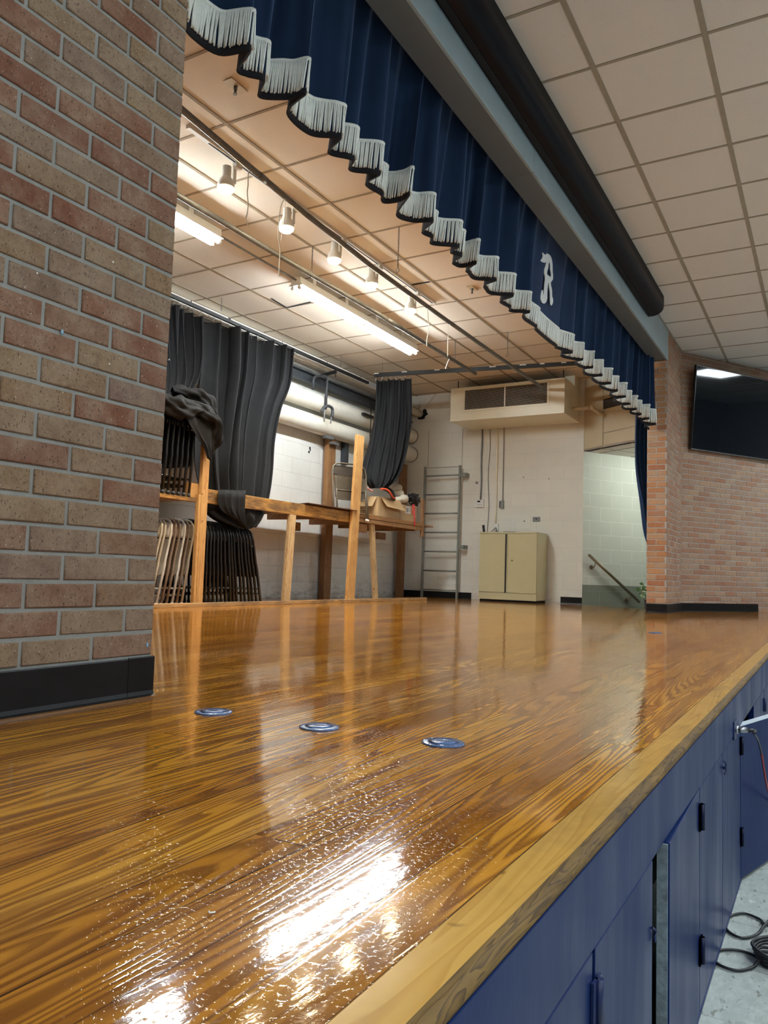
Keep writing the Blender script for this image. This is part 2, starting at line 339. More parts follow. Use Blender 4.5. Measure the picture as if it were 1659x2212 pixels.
# ---------------------------------------------------------------- mesh builder
def V(*a): return Vector(a if len(a) > 1 else a[0])
class MB:
    def __init__(s): s.v=[]; s.f=[]; s.m=[]; s.sm=[]; s.uv=[]; s.rnd=[]
    def face(s, idx, mi=0, smooth=False, uv=None, rnd=0.0):
        s.f.append(tuple(idx)); s.m.append(mi); s.sm.append(smooth); s.uv.append(uv); s.rnd.append(rnd)
    def add(s, pts):
        b = len(s.v); s.v.extend([tuple(p) for p in pts]); return b
    def obox(s, c, ax, ay, az, mi=0, rnd=0.0):
        c,ax,ay,az = V(c),V(ax),V(ay),V(az)
        b = s.add([c+ax*i+ay*j+az*k for i in (-1,1) for j in (-1,1) for k in (-1,1)])
        flip = ax.cross(ay).dot(az) < 0
        for q in ((0,1,3,2),(4,6,7,5),(0,4,5,1),(2,3,7,6),(0,2,6,4),(1,5,7,3)):
            s.face([b+i for i in (reversed(q) if flip else q)], mi, False, None, rnd)
        return s
    def box(s, x0,x1,y0,y1,z0,z1, mi=0):
        return s.obox(((x0+x1)/2,(y0+y1)/2,(z0+z1)/2),(abs(x1-x0)/2,0,0),(0,abs(y1-y0)/2,0),(0,0,abs(z1-z0)/2), mi)
    def bar(s, a, b, w, h, up=(0,0,1), mi=0):
        a,b = V(a),V(b); d=(b-a); L=d.length; d.normalize(); sd=d.cross(V(up))
        if sd.length<1e-6: sd=d.cross(V(1,0,0))
        sd.normalize(); u=sd.cross(d)
        return s.obox((a+b)/2, d*L/2, sd*w/2, u*h/2, mi)
    def tube(s, pts, r, n=10, mi=0, caps=True, closed=False, smooth=True):
        pts=[V(p) for p in pts]; N=len(pts); rings=[]
        rr = r if hasattr(r,'__len__') else [r]*N
        prev=None
        for i,p in enumerate(pts):
            if closed: t=(pts[(i+1)%N]-pts[i-1])
            else: t=(pts[min(i+1,N-1)]-pts[max(i-1,0)])
            t.normalize()
            if prev is None:
                ref=V(0,0,1) if abs(t.z)<.9 else V(1,0,0); nx=t.cross(ref).normalized()
            else: nx=(prev-t*prev.dot(t)); nx = nx.normalized() if nx.length>1e-6 else prev
            prev=nx; ny=t.cross(nx)
            rings.append(s.add([p+(nx*math.cos(2*PI*k/n)+ny*math.sin(2*PI*k/n))*rr[i] for k in range(n)]))
        for i in range(N if closed else N-1):
            a=rings[i]; b=rings[(i+1)%N]
            for k in range(n):
                s.face((a+k,a+(k+1)%n,b+(k+1)%n,b+k), mi, smooth)
        if caps and not closed:
            s.face([rings[0]+k for k in reversed(range(n))], mi); s.face([rings[-1]+k for k in range(n)], mi)
        return s
    def cyl(s, a, b, r, n=16, mi=0, r2=None): return s.tube([a,b],[r,r if r2 is None else r2],n,mi)
    def grid(s, fn, nu, nv, mi=0, smooth=True, closeu=False):
        b=s.add([fn(i/nu, j/nv) for j in range(nv+1) for i in range(nu+1)])
        for j in range(nv):
            for i in range(nu):
                a=b+j*(nu+1)+i; s.face((a,a+1,a+nu+2,a+nu+1), mi, smooth)
        return s
    def prism(s, poly, ext, mi=0, holes=()):
        loops=[[V(p) for p in poly]]+[[V(p) for p in h] for h in holes]; ext=V(ext)
        flat=[p for l in loops for p in l]; n=len(flat)
        b=s.add(flat); c=s.add([p+ext for p in flat])
        for t in tessellate_polygon(loops):
            s.face([b+i for i in t], mi); s.face([c+i for i in reversed(t)], mi)
        o=0
        for l in loops:
            k=len(l)
            for i in range(k): s.face((b+o+i,b+o+(i+1)%k,c+o+(i+1)%k,c+o+i), mi)
            o+=k
        return s
    def quad(s, p, mi=0, uv=None):
        b=s.add(p); s.face((b,b+1,b+2,b+3), mi, False, uv); return s
    def sphere(s, c, r, nu=14, nv=9, mi=0, sc=(1,1,1)):
        c=V(c)
        return s.grid(lambda u,v:(c.x+sc[0]*r*math.sin(PI*v)*math.cos(2*PI*u), c.y+sc[1]*r*math.sin(PI*v)*math.sin(2*PI*u), c.z+sc[2]*r*math.cos(PI*v)), nu, nv, mi)
    def build(s, name, mats, parent=None, bevel=0, solid=0, sub=0, recalc=False):
        off=V(0,0,0); q=parent
        while q is not None: off+=V(q.location); q=q.parent
        me=bpy.data.meshes.new(name); me.from_pydata([(a-off.x,b-off.y,c-off.z) for a,b,c in s.v],[],s.f)
        if not isinstance(mats,(list,tuple)): mats=[mats]
        for m in mats: me.materials.append(m)
        me.polygons.foreach_set('material_index', s.m); me.polygons.foreach_set('use_smooth', s.sm)
        if any(u is not None for u in s.uv):
            ul=me.uv_layers.new(name='uv')
            for pl,u in zip(me.polygons,s.uv):
                if u:
                    for li,t in zip(pl.loop_indices,u): ul.data[li].uv=t
        if any(s.rnd):
            at=me.attributes.new('rnd','FLOAT','FACE'); at.data.foreach_set('value', s.rnd)
        if recalc:
            import bmesh
            bm=bmesh.new(); bm.from_mesh(me); bmesh.ops.recalc_face_normals(bm, faces=bm.faces); bm.to_mesh(me); bm.free()
        me.update()
        o=bpy.data.objects.new(name, me); COL.objects.link(o)
        if parent is not None: o.parent=parent
        if solid: md=o.modifiers.new('solid','SOLIDIFY'); md.thickness=solid; md.offset=0
        if sub: md=o.modifiers.new('sub','SUBSURF'); md.levels=sub; md.render_levels=sub
        if bevel:
            md=o.modifiers.new('bevel','BEVEL'); md.width=bevel; md.segments=2; md.limit_method='ANGLE'
        return o
def thing(name, label, cat, loc=(0,0,0), group=None):
    o=bpy.data.objects.new(name,None); COL.objects.link(o); o.location=loc; o.empty_display_size=.1
    return tag(o,label,cat,group)
def tag(o, label, cat, group=None, kind=None):
    o['label']=label; o['category']=cat
    if group: o['group']=group
    if kind: o['kind']=kind
    return o
def struct(o): o['kind']='structure'; return o
def copy_tree(o, parent=None):
    c=o.copy(); COL.objects.link(c)
    if parent is not None: c.parent=parent
    for ch in list(o.children): copy_tree(ch, c)
    return c
ORD=['first','second','third','fourth','fifth','sixth','seventh','eighth','ninth','tenth','eleventh','twelfth','thirteenth','fourteenth','fifteenth','sixteenth','seventeenth','eighteenth']
def catmull(P, t):
    n=len(P)-1; x=min(max(t,0),1)*n; i=min(int(x),n-1); f=x-i
    a,b,c,d=P[max(i-1,0)],P[i],P[i+1],P[min(i+2,n)]
    return .5*((2*b)+(c-a)*f+(2*a-5*b+4*c-d)*f*f+(3*b-a-3*c+d)*f*f*f)
def spline(P, n): return [catmull([V(p) for p in P], i/n) for i in range(n+1)]
def lerp(a,b,t): return a+(b-a)*t

# ================================================================ THE SHELL
def brick_wall(name, o, d, L, nrm, z0, z1, phase, mats, pitch=.0681, blen=.2032, j=.0105, shift0=0):
    """running-bond wall: o = start (x,y) at floor, d = unit direction, nrm = outward unit normal"""
    mb=MB(); d=V(d[0],d[1],0); nrm=V(nrm[0],nrm[1],0); o=V(o[0],o[1],0)
    k=0; z=z0; rs=random.Random(hash(name)%1000 if False else len(name)*13)
    while z < z1-.01:
        za=z+j/2; zb=min(z+pitch-j/2, z1); off=phase+(0 if (k+shift0)%2==0 else blen/2)
        x=-blen+((off)%blen)
        while x < L-1e-4:
            a=max(x,0)+ (j/2 if x>0 else 0); b=min(x+blen,L)-(j/2 if x+blen<L-1e-3 else 0)
            if b-a > .012:
                jt=[rs.uniform(-.0012,.0012) for _ in range(4)]; rn=rs.random()
                e=.003; dp=.005+rs.uniform(-.001,.001)
                q=[(a,za+jt[0]),(b,za+jt[1]),(b,zb+jt[2]),(a,zb+jt[3])]
                back=mb.add([o+d*s+V(0,0,t)-nrm*.001 for s,t in q])
                mid=mb.add([o+d*s+V(0,0,t)+nrm*(dp-e) for s,t in q])
                qi=[(a+e,za+e),(b-e,za+e),(b-e,zb-e),(a+e,zb-e)]
                fr=mb.add([o+d*s+V(0,0,t)+nrm*dp for s,t in qi])
                mb.face((fr,fr+1,fr+2,fr+3),0,False,None,rn+.001)
                for i in range(4):
                    i2=(i+1)%4
                    mb.face((mid+i,mid+i2,fr+i2,fr+i),0,True,None,rn+.001); mb.face((back+i,back+i2,mid+i2,mid+i),0,False,None,rn+.001)
            x+=blen
        z+=pitch; k+=1
    m0=mb.add([o+V(0,0,z0), o+d*L+V(0,0,z0), o+d*L+V(0,0,z1), o+V(0,0,z1)]); mb.face((m0,m0+1,m0+2,m0+3),1)
    bk=mb.add([o-nrm*.04+V(0,0,z0), o+d*L-nrm*.04+V(0,0,z0), o+d*L-nrm*.04+V(0,0,z1), o-nrm*.04+V(0,0,z1)])
    for i in range(4): mb.face((m0+i,m0+(i+1)%4,bk+(i+1)%4,bk+i),1)
    mb.face((bk+3,bk+2,bk+1,bk),1)
    return struct(mb.build(name, mats, recalc=False))
dpth=.005
TD=V(.535,.845,0); TN=V(.845,-.535,0)          # splayed hall wall: direction, normal towards the hall
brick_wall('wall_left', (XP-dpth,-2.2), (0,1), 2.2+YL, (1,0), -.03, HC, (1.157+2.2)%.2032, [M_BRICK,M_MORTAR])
brick_wall('wall_left_jamb', (XP-dpth-.0025,YL-dpth), (-1,0), abs(XJ-XP)-dpth, (0,1), -.03, HC, .1, [M_BRICK,M_MORTAR])
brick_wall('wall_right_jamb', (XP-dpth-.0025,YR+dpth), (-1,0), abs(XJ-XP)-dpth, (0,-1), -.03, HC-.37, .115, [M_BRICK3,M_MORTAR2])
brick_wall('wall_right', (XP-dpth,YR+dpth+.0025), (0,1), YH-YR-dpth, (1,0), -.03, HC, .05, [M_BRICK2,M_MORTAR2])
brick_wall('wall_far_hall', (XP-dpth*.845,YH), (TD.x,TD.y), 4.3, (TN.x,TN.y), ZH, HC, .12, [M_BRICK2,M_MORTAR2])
# solid core of the proscenium piers
mb=MB(); mb.box(XJ+.03,XP-.045,-2.2,YL-.045,-.03,HC+.02); struct(mb.build('wall_left_core',M_BLOCK))
mb=MB(); mb.box(XJ+.03,XP-.045,YR+.045,YH+.1,-.03,HC+.02); struct(mb.build('wall_right_core',M_BLOCK))
def blockwall(name, a, b, z0, z1, mat, u0=0, th=.1, side=1):
    a=V(a[0],a[1],0); b=V(b[0],b[1],0); d=(b-a); L=d.length; d.normalize(); n=V(-d.y,d.x,0)*side*th
    mb=MB(); mb.quad([a+V(0,0,z0),b+V(0,0,z0),b+V(0,0,z1),a+V(0,0,z1)],0,[(u0,z0),(u0+L,z0),(u0+L,z1),(u0,z1)])
    P=[a+V(0,0,z0),b+V(0,0,z0),b+V(0,0,z1),a+V(0,0,z1)]; Q=[p+n for p in P]; k=mb.add(P+Q)
    for i in range(4): mb.face((k+i,k+(i+1)%4,k+4+(i+1)%4,k+4+i))
    mb.face((k+7,k+6,k+5,k+4)); return struct(mb.build(name, mat))
blockwall('wall_back', (XB,-2.2), (XB,YW), -.02, SCZ+.05, M_BLOCK, .13, side=1)
blockwall('wall_far', (XB-.1,YW), (-3.096,YW), -.02, SCZ+.05, M_BLOCKFAR, .05)
SD=V(.563,.826,0)
s0=V(-3.096,YW,0)
blockwall('wall_stairwell', (s0.x,s0.y), (s0.x+SD.x*3.4,s0.y+SD.y*3.4), ZH-.4, 2.26, M_BLOCKST, .28)
t1=V(XP,YH,0)+TD*.02-TN*.12
blockwall('wall_stairwell_inner', (t1.x,t1.y), (t1.x+TD.x*2.6,t1.y+TD.y*2.6), ZH-.4, 2.26, M_BLOCKST, 0, .04, -1)
e1=s0+SD*3.4; blockwall('wall_stairwell_end', (e1.x,e1.y), (e1.x+1.5*.826,e1.y-1.5*.563), ZH-.4, 2.26, M_BLOCKST)
blockwall('wall_near', (XB,-2.2), (XP,-2.2), -.02, SCZ+.05, M_BLOCK, 0, .1, -1)
# hall closing walls (behind and beside the camera)
HX=8.5
blockwall('wall_hall_side', (HX,-7), (HX,17), ZH, HC, M_HALLWALL, 0, .1, -1)
blockwall('wall_hall_rear', (XP-.3,-7), (HX,-7), ZH, HC, M_HALLWALL, 0, .1, -1)
f1=V(XP,YH,0)+TD*4.28; blockwall('wall_hall_end', (f1.x,f1.y), (HX,f1.y), ZH, HC, M_HALLWALL, 0, .1, 1)
blockwall('wall_hall_left', (XP-.02,-7), (XP-.02,-2.2), ZH, HC, M_HALLWALL, 0, .1, 1)

# floors
jb=(XJ,YH+.1)
mb=MB(); mb.prism([(-.349,-2.2,0),(-.349,12.43,0),(XP-.02,YH,0),(XP-.05,YH+.08,0),(-1.93,10.28,0),(-3.09,YW,0),(XB-.02,YW+.02,0),(XB-.02,-2.2,0)],(0,0,-.03))
struct(mb.build('floor_stage', M_PINE, recalc=True))
prof=[(-.349,0),(-.297,0),(-.289,-.0015),(-.2833,-.006),(-.281,-.0125),(-.2835,-.018),(-.289,-.0215),(-.349,-.0215)]
mb=MB(); k0=mb.add([(x,-2.2,z) for x,z in prof]); k1=mb.add([(x,12.5,z) for x,z in prof]); n=len(prof)
for i in range(n): mb.face((k0+i,k0+(i+1)%n,k1+(i+1)%n,k1+i), 0 if i in (0,5,6,7) else 1, 0<i<6)
mb.face([k0+i for i in range(n)]); mb.face([k1+i for i in reversed(range(n))])
struct(mb.build('trim_1', [M_MAPLE,M_NOSE], recalc=True))
mb=MB(); mb.box(-1.7,HX,-7,17,ZH-.05,ZH); struct(mb.build('floor_hall', M_VCT))
# stairs going down behind the far pier
mb=MB(); nd=V(.826,-.563,0)
for i in range(5):
    a=s0+SD*(.28*i); z=-.17*(i+1); w=1.36
    c=a+nd*(w/2-.02)+SD*.14; mb.obox((c.x,c.y,z-.1), nd*w/2, SD*.14, V(0,0,.1))
struct(mb.build('floor_stairs', M_PINE))

# ceilings : tiles above a T-bar grid
def ceiling(name, x0,x1,y0,y1,z,gx,gy,mt,mg,wy=.026,wx=.022,poly=None):
    mb=MB(); 
    mb.box(x0,x1,y0,y1,z+.001,z+.06,0)
    x=gx-math.ceil((gx-x0)/.61)*.61
    while x<x1:
        if x>x0: mb.box(x-wy/2,x+wy/2,y0,y1,z-.004,z+.008,1)
        x+=.61
    y=gy-math.ceil((gy-y0)/.6096)*.6096
    while y<y1:
        if y>y0: mb.box(x0,x1,y-wx/2,y+wx/2,z-.003,z+.008,1)
        y+=.6096
    mb.box(x0,x0+.02,y0,y1,z-.005,z+.01,1)
    return struct(mb.build(name,[mt,mg],recalc=True))
ceiling('ceiling_hall', XP-.03, HX, -7, 17, HC, -1.171, 3.684, M_TILE_H, M_GRID_H, .030,.021)
ceiling('ceiling_stage', XB, XJ+.02, -2.2, YW+.02, SCZ, -3.429, 3.665, M_TILE_S, M_GRID_S, .026,.021)
# proscenium header: painted beam
mb=MB(); mb.box(XJ+.043,XP-.019,YL-.02,YR+.0,2.985,2.99); mb.box(XJ+.043,XP-.019,YR-.01,YR+.05,2.985,2.99); struct(mb.build('trim_10', simple('grey_soffit',(.12,.14,.155),.5,var=.05,scale=4)))  # underside coloured darker and greyer than the beam front
mb=MB(); mb.box(XJ+.043,XP,YL-.02,YR+.0,2.990,HC+.01); mb.box(XP-.02,XP+.001,YL-.02,YR+.04,2.985,HC)
mb.box(XJ+.043,XP-.001,YR-.01,YR+.05,2.990,HC)
hd=struct(mb.build('trim_2', M_BLUEGREY, bevel=.003))
mb=MB()
for y in (4.62,7.05): mb.box(XJ+.044,XP+.0012,y,y+.003,2.9842,HC-.02)
struct(mb.build('trim_3', simple('beam_joint',(.12,.15,.17),.6)))
mb=MB(); mb.box(XP-.001,XP+.010,YL-.02,YH,HC-.012,HC-.003); struct(mb.build('trim_4', M_GRID_H))
# bulkhead over the stairs
b0=V(-3.090,11.075,0); bd=V(.826,-.563,0); bn=V(-.563,-.826,0)
mb=MB(); mb.obox((b0+bd*.70+V(0,0,(2.224+SCZ)/2)-bn*.03), bd*.70, bn*.03, V(0,0,(SCZ-2.224)/2),0)
struct(mb.build('wall_bulkhead', M_BEIGEPANEL))
mb=MB(); mb.prism([tuple(b0+V(0,0,2.224)),tuple(b0+bd*1.4+V(0,0,2.224)),tuple(b0+bd*1.4+SD*3.4+V(0,0,2.224)),tuple(s0+SD*3.4+V(0,0,2.224))],(0,0,.03),0)
for i in range(5):
    c=s0+SD*(.3+.61*i)+nd*.7+V(0,0,2.222); mb.obox(c, nd*.7, SD*.008, V(0,0,.002),1)
for i in range(2):
    c=s0+SD*1.5+nd*(.35+.61*i)+V(0,0,2.222); mb.obox(c, nd*.008, SD*1.5, V(0,0,.002),1)
struct(mb.build('ceiling_stairwell', [M_TILE_H,M_GRID_H], recalc=True))
mb=MB()
c=b0+bn*.004; 
for u in (.40,): mb.obox(b0+bd*u+bn*.004+V(0,0,2.76), bd*.006, bn*.004, V(0,0,.53))
mb.obox(b0+bd*.20+bn*.004+V(0,0,2.245), bd*.20, bn*.004, V(0,0,.006)); mb.obox(b0+bd*.9+bn*.004+V(0,0,2.43), bd*.5, bn*.004, V(0,0,.006))
struct(mb.build('trim_5', simple('panel_seam',(.36,.30,.20),.6)))

# base mouldings
def cove(name, a, b, nrm, h=.105):
    a=V(a[0],a[1],0); b=V(b[0],b[1],0); nrm=V(nrm[0],nrm[1],0); pr=[(0,0),(.016,0),(.008,.004),(.005,.014),(.004,h-.003),(.002,h),(0,h)]
    mb=MB(); k0=mb.add([a+nrm*x+V(0,0,z) for x,z in pr]); k1=mb.add([b+nrm*x+V(0,0,z) for x,z in pr]); n=len(pr)
    for i in range(n): mb.face((k0+i,k0+(i+1)%n,k1+(i+1)%n,k1+i))
    mb.face([k0+i for i in range(n)]); mb.face([k1+i for i in reversed(range(n))])
    return struct(mb.build(name, M_RUBBER, recalc=True))
cove('baseboard_left',(XP,-2.2),(XP,YL-.085),(1,0)); cove('baseboard_left_corner',(XP+.001,YL-.085),(XP+.001,YL+.006),(1,0),.107)
cove('baseboard_left_return',(XP+.004,YL),(XJ,YL),(0,1))
cove('baseboard_right_return',(XP+.004,YR),(XJ,YR),(0,-1)); cove('baseboard_right',(XP,YR-.004),(XP,YH),(1,0))
q=V(XP,YH,0)+TD*1.47; cove('baseboard_far_hall',(XP,YH),(q.x,q.y),(TN.x,TN.y))
cove('baseboard_far_left',(XB,YW),(-4.82,YW),(0,-1),.10); cove('baseboard_far_right',(-3.41,YW),(-3.096,YW),(0,-1),.10)

# stage front : rails, stiles, doors
mb=MB(); mb.box(XF-.022,XF,-2.2,12.4,-.145,-.022); mb.box(XF-.03,XF,-2.2,12.4,ZH,ZH+.012)
for y0,y1 in ((-2.2,.62),(3.64,3.70),(4.75,12.4)): mb.box(XF-.022,XF-.0005,y0,y1,ZH+.012,-.145)
struct(mb.build('wall_stage_front', M_NAVY, bevel=.002))
mb=MB(); mb.box(XF-.30,XF-.26,-2.2,12.4,ZH,-.03); mb.box(XF-.30,XF-.03,-2.2,12.4,-.04,-.035); struct(mb.build('wall_under_stage', M_VOID))
def hinge(parent, x, y, z, nrm=(1,0), h=.062):
    mb=MB(); n=V(nrm[0],nrm[1],0); t=V(-n.y,n.x,0)
    mb.obox(V(x,y,z)+n*.002-t*.010, t*.011, n*.002, V(0,0,h/2)); mb.obox(V(x,y,z)+n*.002+t*.010, t*.011, n*.002, V(0,0,h*.46))
    mb.cyl(V(x,y,z-h/2)+n*.006, V(x,y,z+h/2)+n*.006, .006, 8)
    return mb.build('hinge', M_NAVYD, parent)
def door(num, ya, yb, hy, ang=0, label=None, hz=(-.215,-.53)):
    d=bpy.data.objects.new('door_%d'%num, None); COL.objects.link(d); d.location=(XF,hy,ZH); struct(d)
    w=abs(yb-ya)-.006; sgn=1 if hy<=min(ya,yb)+.01 else -1
    dv=V(math.sin(ang),sgn*math.cos(ang),0); nv=V(math.cos(ang),-sgn*math.sin(ang),0)
    if nv.x<0: nv=-nv
    c=V(XF,hy,(ZH+.014-.148)/2)+dv*(w/2+.003)-nv*.012
    mb=MB(); mb.obox(c, dv*w/2, nv*.011, V(0,0,(-.148-ZH-.014)/2)); mb.build('panel', M_NAVY, d, bevel=.0015)
    for z in hz: hinge(d, XF, hy, z, (1,0))
    return d, dv, nv, w
door(1,1.107,1.510,1.107)
d2,dv,nv,w=door(2,1.615,2.085,2.09,math.radians(1.2))
c=V(XF,2.09,(ZH+.014-.150)/2)+dv*(w+.006)-nv*.014
mb=MB(); mb.obox(c, dv*.003, nv*.010, V(0,0,(-.150-ZH-.014)/2)); mb.build('edge_strip', M_GREYEDGE, d2)
door(3,2.09,2.55,2.09); d4,_,_,_=door(4,2.55,3.08,3.08)
d5,dv5,nv5,w5=door(5,3.08,3.63,3.08,math.radians(15))
mb=MB(); mb.obox(V(XF,3.08,-.146)+dv5*(w5/2)-nv5*.012, dv5*w5/2, nv5*.011, V(0,0,.0025)); mb.build('top_edge', simple('bare_white_edge',(.62,.68,.74),.5), d5)
door(6,3.70,4.2,4.2); door(7,4.2,4.75,4.75); door(8,.62,1.10,.62)
# latch hook on the seam of doors 3 and 4
mb=MB(); x=XF+.004
mb.tube(spline([(x,2.545,-.168),(x+.004,2.550,-.172),(x+.006,2.552,-.180),(x+.003,2.549,-.188),(x+.006,2.552,-.196),(x+.002,2.545,-.205)],14),.0025,6); mb.cyl((x-.004,2.552,-.188),(x+.008,2.552,-.188),.004,8)
mb.build('latch_hook', M_NAVYD, d4)
mb=MB(); x=XF; mb.tube(spline([(x,1.498,-.262),(x+.006,1.502,-.268),(x+.003,1.505,-.278),(x+.006,1.502,-.288)],10),.0025,6); 
mb.build('latch_hook', M_NAVYD, bpy.data.objects['door_1'])

# ================================================================ PROSCENIUM: valance, leg curtain, screen case
HEM = [V(a) for a in [(-1.9, 1.6, 2.33), (-1.885, 1.7, 2.33), (-1.9, 1.79, 2.33), (-1.9614, 1.8513, 2.33), (-1.9967, 1.8872, 2.33), (-2.0246, 1.9621, 2.33), (-2.0024, 2.0814, 2.33), (-1.884, 2.1206, 2.33), (-1.9978, 2.1893, 2.33), (-1.9905, 2.2313, 2.33), (-1.95, 2.2863, 2.33), (-2.0087, 2.3366, 2.33), (-2.0277, 2.3738, 2.33), (-1.9365, 2.4258, 2.33), (-1.8549, 2.4414, 2.33), (-1.9962, 2.5098, 2.33), (-2.0076, 2.6804, 2.33), (-1.9244, 2.7536, 2.33), (-1.9083, 2.7868, 2.33), (-2.0163, 2.856, 2.33), (-1.9488, 2.9582, 2.33), (-2.009, 3.0345, 2.33), (-1.9032, 3.1315, 2.33), (-2.0107, 3.1848, 2.33), (-1.9969, 3.3133, 2.33), (-2.0183, 3.356, 2.33), (-2.0233, 3.3942, 2.33), (-1.9532, 3.4084, 2.33), (-1.8749, 3.3869, 2.33), (-2.0323, 3.5453, 2.33), (-1.9955, 3.6525, 2.33), (-1.8967, 3.7054, 2.33), (-1.9946, 3.785, 2.33), (-2.0073, 3.8271, 2.33), (-1.9897, 3.8931, 2.33), (-2.0268, 3.9681, 2.33), (-1.9058, 4.0698, 2.33), (-1.9769, 4.1244, 2.33), (-1.9443, 4.2039, 2.33), (-2.0232, 4.2602, 2.33), (-2.0351, 4.3028, 2.33), (-2.0083, 4.3548, 2.33), (-1.9076, 4.3442, 2.33), (-2.0026, 4.4173, 2.33), (-2.0101, 4.4646, 2.33), (-2.0153, 4.5771, 2.33), (-1.9033, 4.6621, 2.33), (-1.9969, 4.7054, 2.33), (-2.0213, 4.7841, 2.33), (-2.0185, 4.8782, 2.33), (-1.901, 4.9804, 2.33), (-2.0033, 5.0299, 2.33), (-2.0206, 5.0745, 2.33), (-2.0024, 5.1945, 2.33), (-2.0242, 5.2666, 2.33), (-1.9137, 5.3506, 2.33), (-1.9666, 5.3772, 2.33), (-1.9945, 5.4859, 2.33), (-1.9771, 5.6939, 2.33), (-1.9995, 5.7595, 2.33), (-2.0004, 6.079, 2.33), (-1.9903, 6.2545, 2.33), (-2.0024, 6.2931, 2.33), (-1.9204, 6.4871, 2.33), (-2.0147, 6.4922, 2.33), (-2.0291, 6.5804, 2.33), (-1.9556, 6.7001, 2.33), (-1.901, 6.7425, 2.33), (-1.9654, 6.7764, 2.33), (-1.99, 6.8626, 2.33), (-1.9601, 6.9997, 2.33), (-1.8874, 7.0308, 2.33), (-1.9765, 7.0589, 2.33), (-2.0121, 7.2111, 2.33), (-1.9681, 7.3106, 2.33), (-1.8811, 7.3473, 2.33), (-1.9878, 7.3846, 2.33), (-1.9881, 7.6119, 2.33), (-1.8803, 7.686, 2.33), (-2.0035, 7.7238, 2.33), (-1.9658, 7.954, 2.33), (-1.8915, 8.0159, 2.33), (-1.9886, 8.1042, 2.33), (-1.9864, 8.2704, 2.33), (-1.8767, 8.3147, 2.33), (-2.016, 8.3948, 2.33), (-1.995, 8.6153, 2.33), (-1.9086, 8.6859, 2.33), (-2.0045, 8.7211, 2.33), (-2.0156, 8.9015, 2.3293), (-1.893, 8.922, 2.3206), (-1.9651, 8.9453, 2.3108), (-1.9538, 8.998, 2.2892), (-1.8616, 9.0228, 2.2792), (-1.9134, 9.0561, 2.2661), (-1.895, 9.1131, 2.2443), (-1.7915, 9.1209, 2.2414), (-1.8711, 9.1442, 2.2328), (-1.8676, 9.2022, 2.2118), (-1.7409, 9.2482, 2.1956), (-1.8673, 9.2769, 2.1858), (-1.8346, 9.3433, 2.1636)]]
def hem_curve(n):
    return [catmull(HEM, i/n) for i in range(n+1)]
NH=760
HC_=hem_curve(NH)
# smoothed run of the heading, used at the top where the cloth is gathered
def smooth_y(i, w=22):
    a=max(0,i-w); b=min(NH,i+w); return sum(HC_[k].y for k in range(a,b+1))/(b-a+1)
TOPY=[smooth_y(i) for i in range(NH+1)]
def val(i, t, off=0.0):
    """i: index along the hem, t: 0 top .. 1 hem"""
    h=HC_[i]; a=HC_[max(i-1,0)]; b=HC_[min(i+1,NH)]
    w=t**.72
    X0=-1.875+(h.x+1.985)*.42
    x=lerp(X0,h.x,w); y=lerp(TOPY[i],h.y,w); z=lerp(3.20,h.z,t)
    tx,ty=b.x-a.x,b.y-a.y; L=math.hypot(tx,ty) or 1
    nx,ny=ty/L,-tx/L
    flat=1.0 if not (5.45<h.y<6.30) else .35
    wv=.0085*math.sin(i*.42+.8*math.sin(i*.05))+.005*math.sin(i*.93+1.2)
    o=off+wv*flat*math.sin(PI*min(1,t*1.05))
    return V(x+nx*o*w+ (off*(1-w)), y+ny*o*w, z)
vt=thing('valance_curtain','navy velvet proscenium valance with deep pleats and white rope fringe along its hem','curtain',(-1.95,5.5,3.2))
mb=MB(); mb.grid(lambda u,v: val(int(round(u*NH)),v), NH, 22); mb.build('cloth', M_VELVET, vt)
mb=MB(); mb.grid(lambda u,v: val(int(round(u*NH)),v,-.010)-V(0,0,.012*v), NH, 22)
k=mb.add([val(i,1,.002)-V(0,0,.010) for i in range(NH+1)]); k2=mb.add([val(i,1,-.011)-V(0,0,.013) for i in range(NH+1)])
for i in range(NH): mb.face((k+i,k+i+1,k2+i+1,k2+i),0,True)
k3=mb.add([val(i,.985,.002) for i in range(NH+1)])
for i in range(NH): mb.face((k3+i,k3+i+1,k+i+1,k+i),0,True)
mb.build('lining', M_BLACKLIN, vt)
mb=MB(); rs=random.Random(3)
acc=0; last=val(0,1); step=.0080
i=0.0
pos=[]
prevp=val(0,1)
for ii in range(1,NH+1):
    cur=val(ii,1); seg=(cur-prevp).length
    while acc+seg>=step:
        f=(step-acc)/seg; prevp=prevp.lerp(cur,f); seg=(cur-prevp).length; acc=0; pos.append(ii-1+f*1.0)
    acc+=seg; prevp=cur
def valf(x,t,off):
    a=int(min(x,NH-1)); f=x-a; return val(a,t,off).lerp(val(a+1,t,off),f)
T1=.838; T0=.990
for x in pos:
    jt=rs.uniform(-.006,.006); sw=rs.uniform(-.0022,.0022)
    pts=[]
    for q in range(6):
        tt=lerp(T1,T0+jt*.6,q/5); p_=valf(x,tt,.0075); pts.append(p_+V(0,sw*q,0))
    mb.tube(pts,[.0042,.0045,.0045,.0046,.0046,.0038],5)
mb.build('fringe', M_FRINGE, vt)
mb=MB()
def braid(u,v):
    ii=int(round(u*NH)); a=2*PI*v
    p_=val(ii,T1-.004,.0075); return p_+V(.0055*math.cos(a),0,.0095*math.sin(a))
mb.grid(braid,NH,8); mb.build('fringe_braid', M_FRINGE, vt)
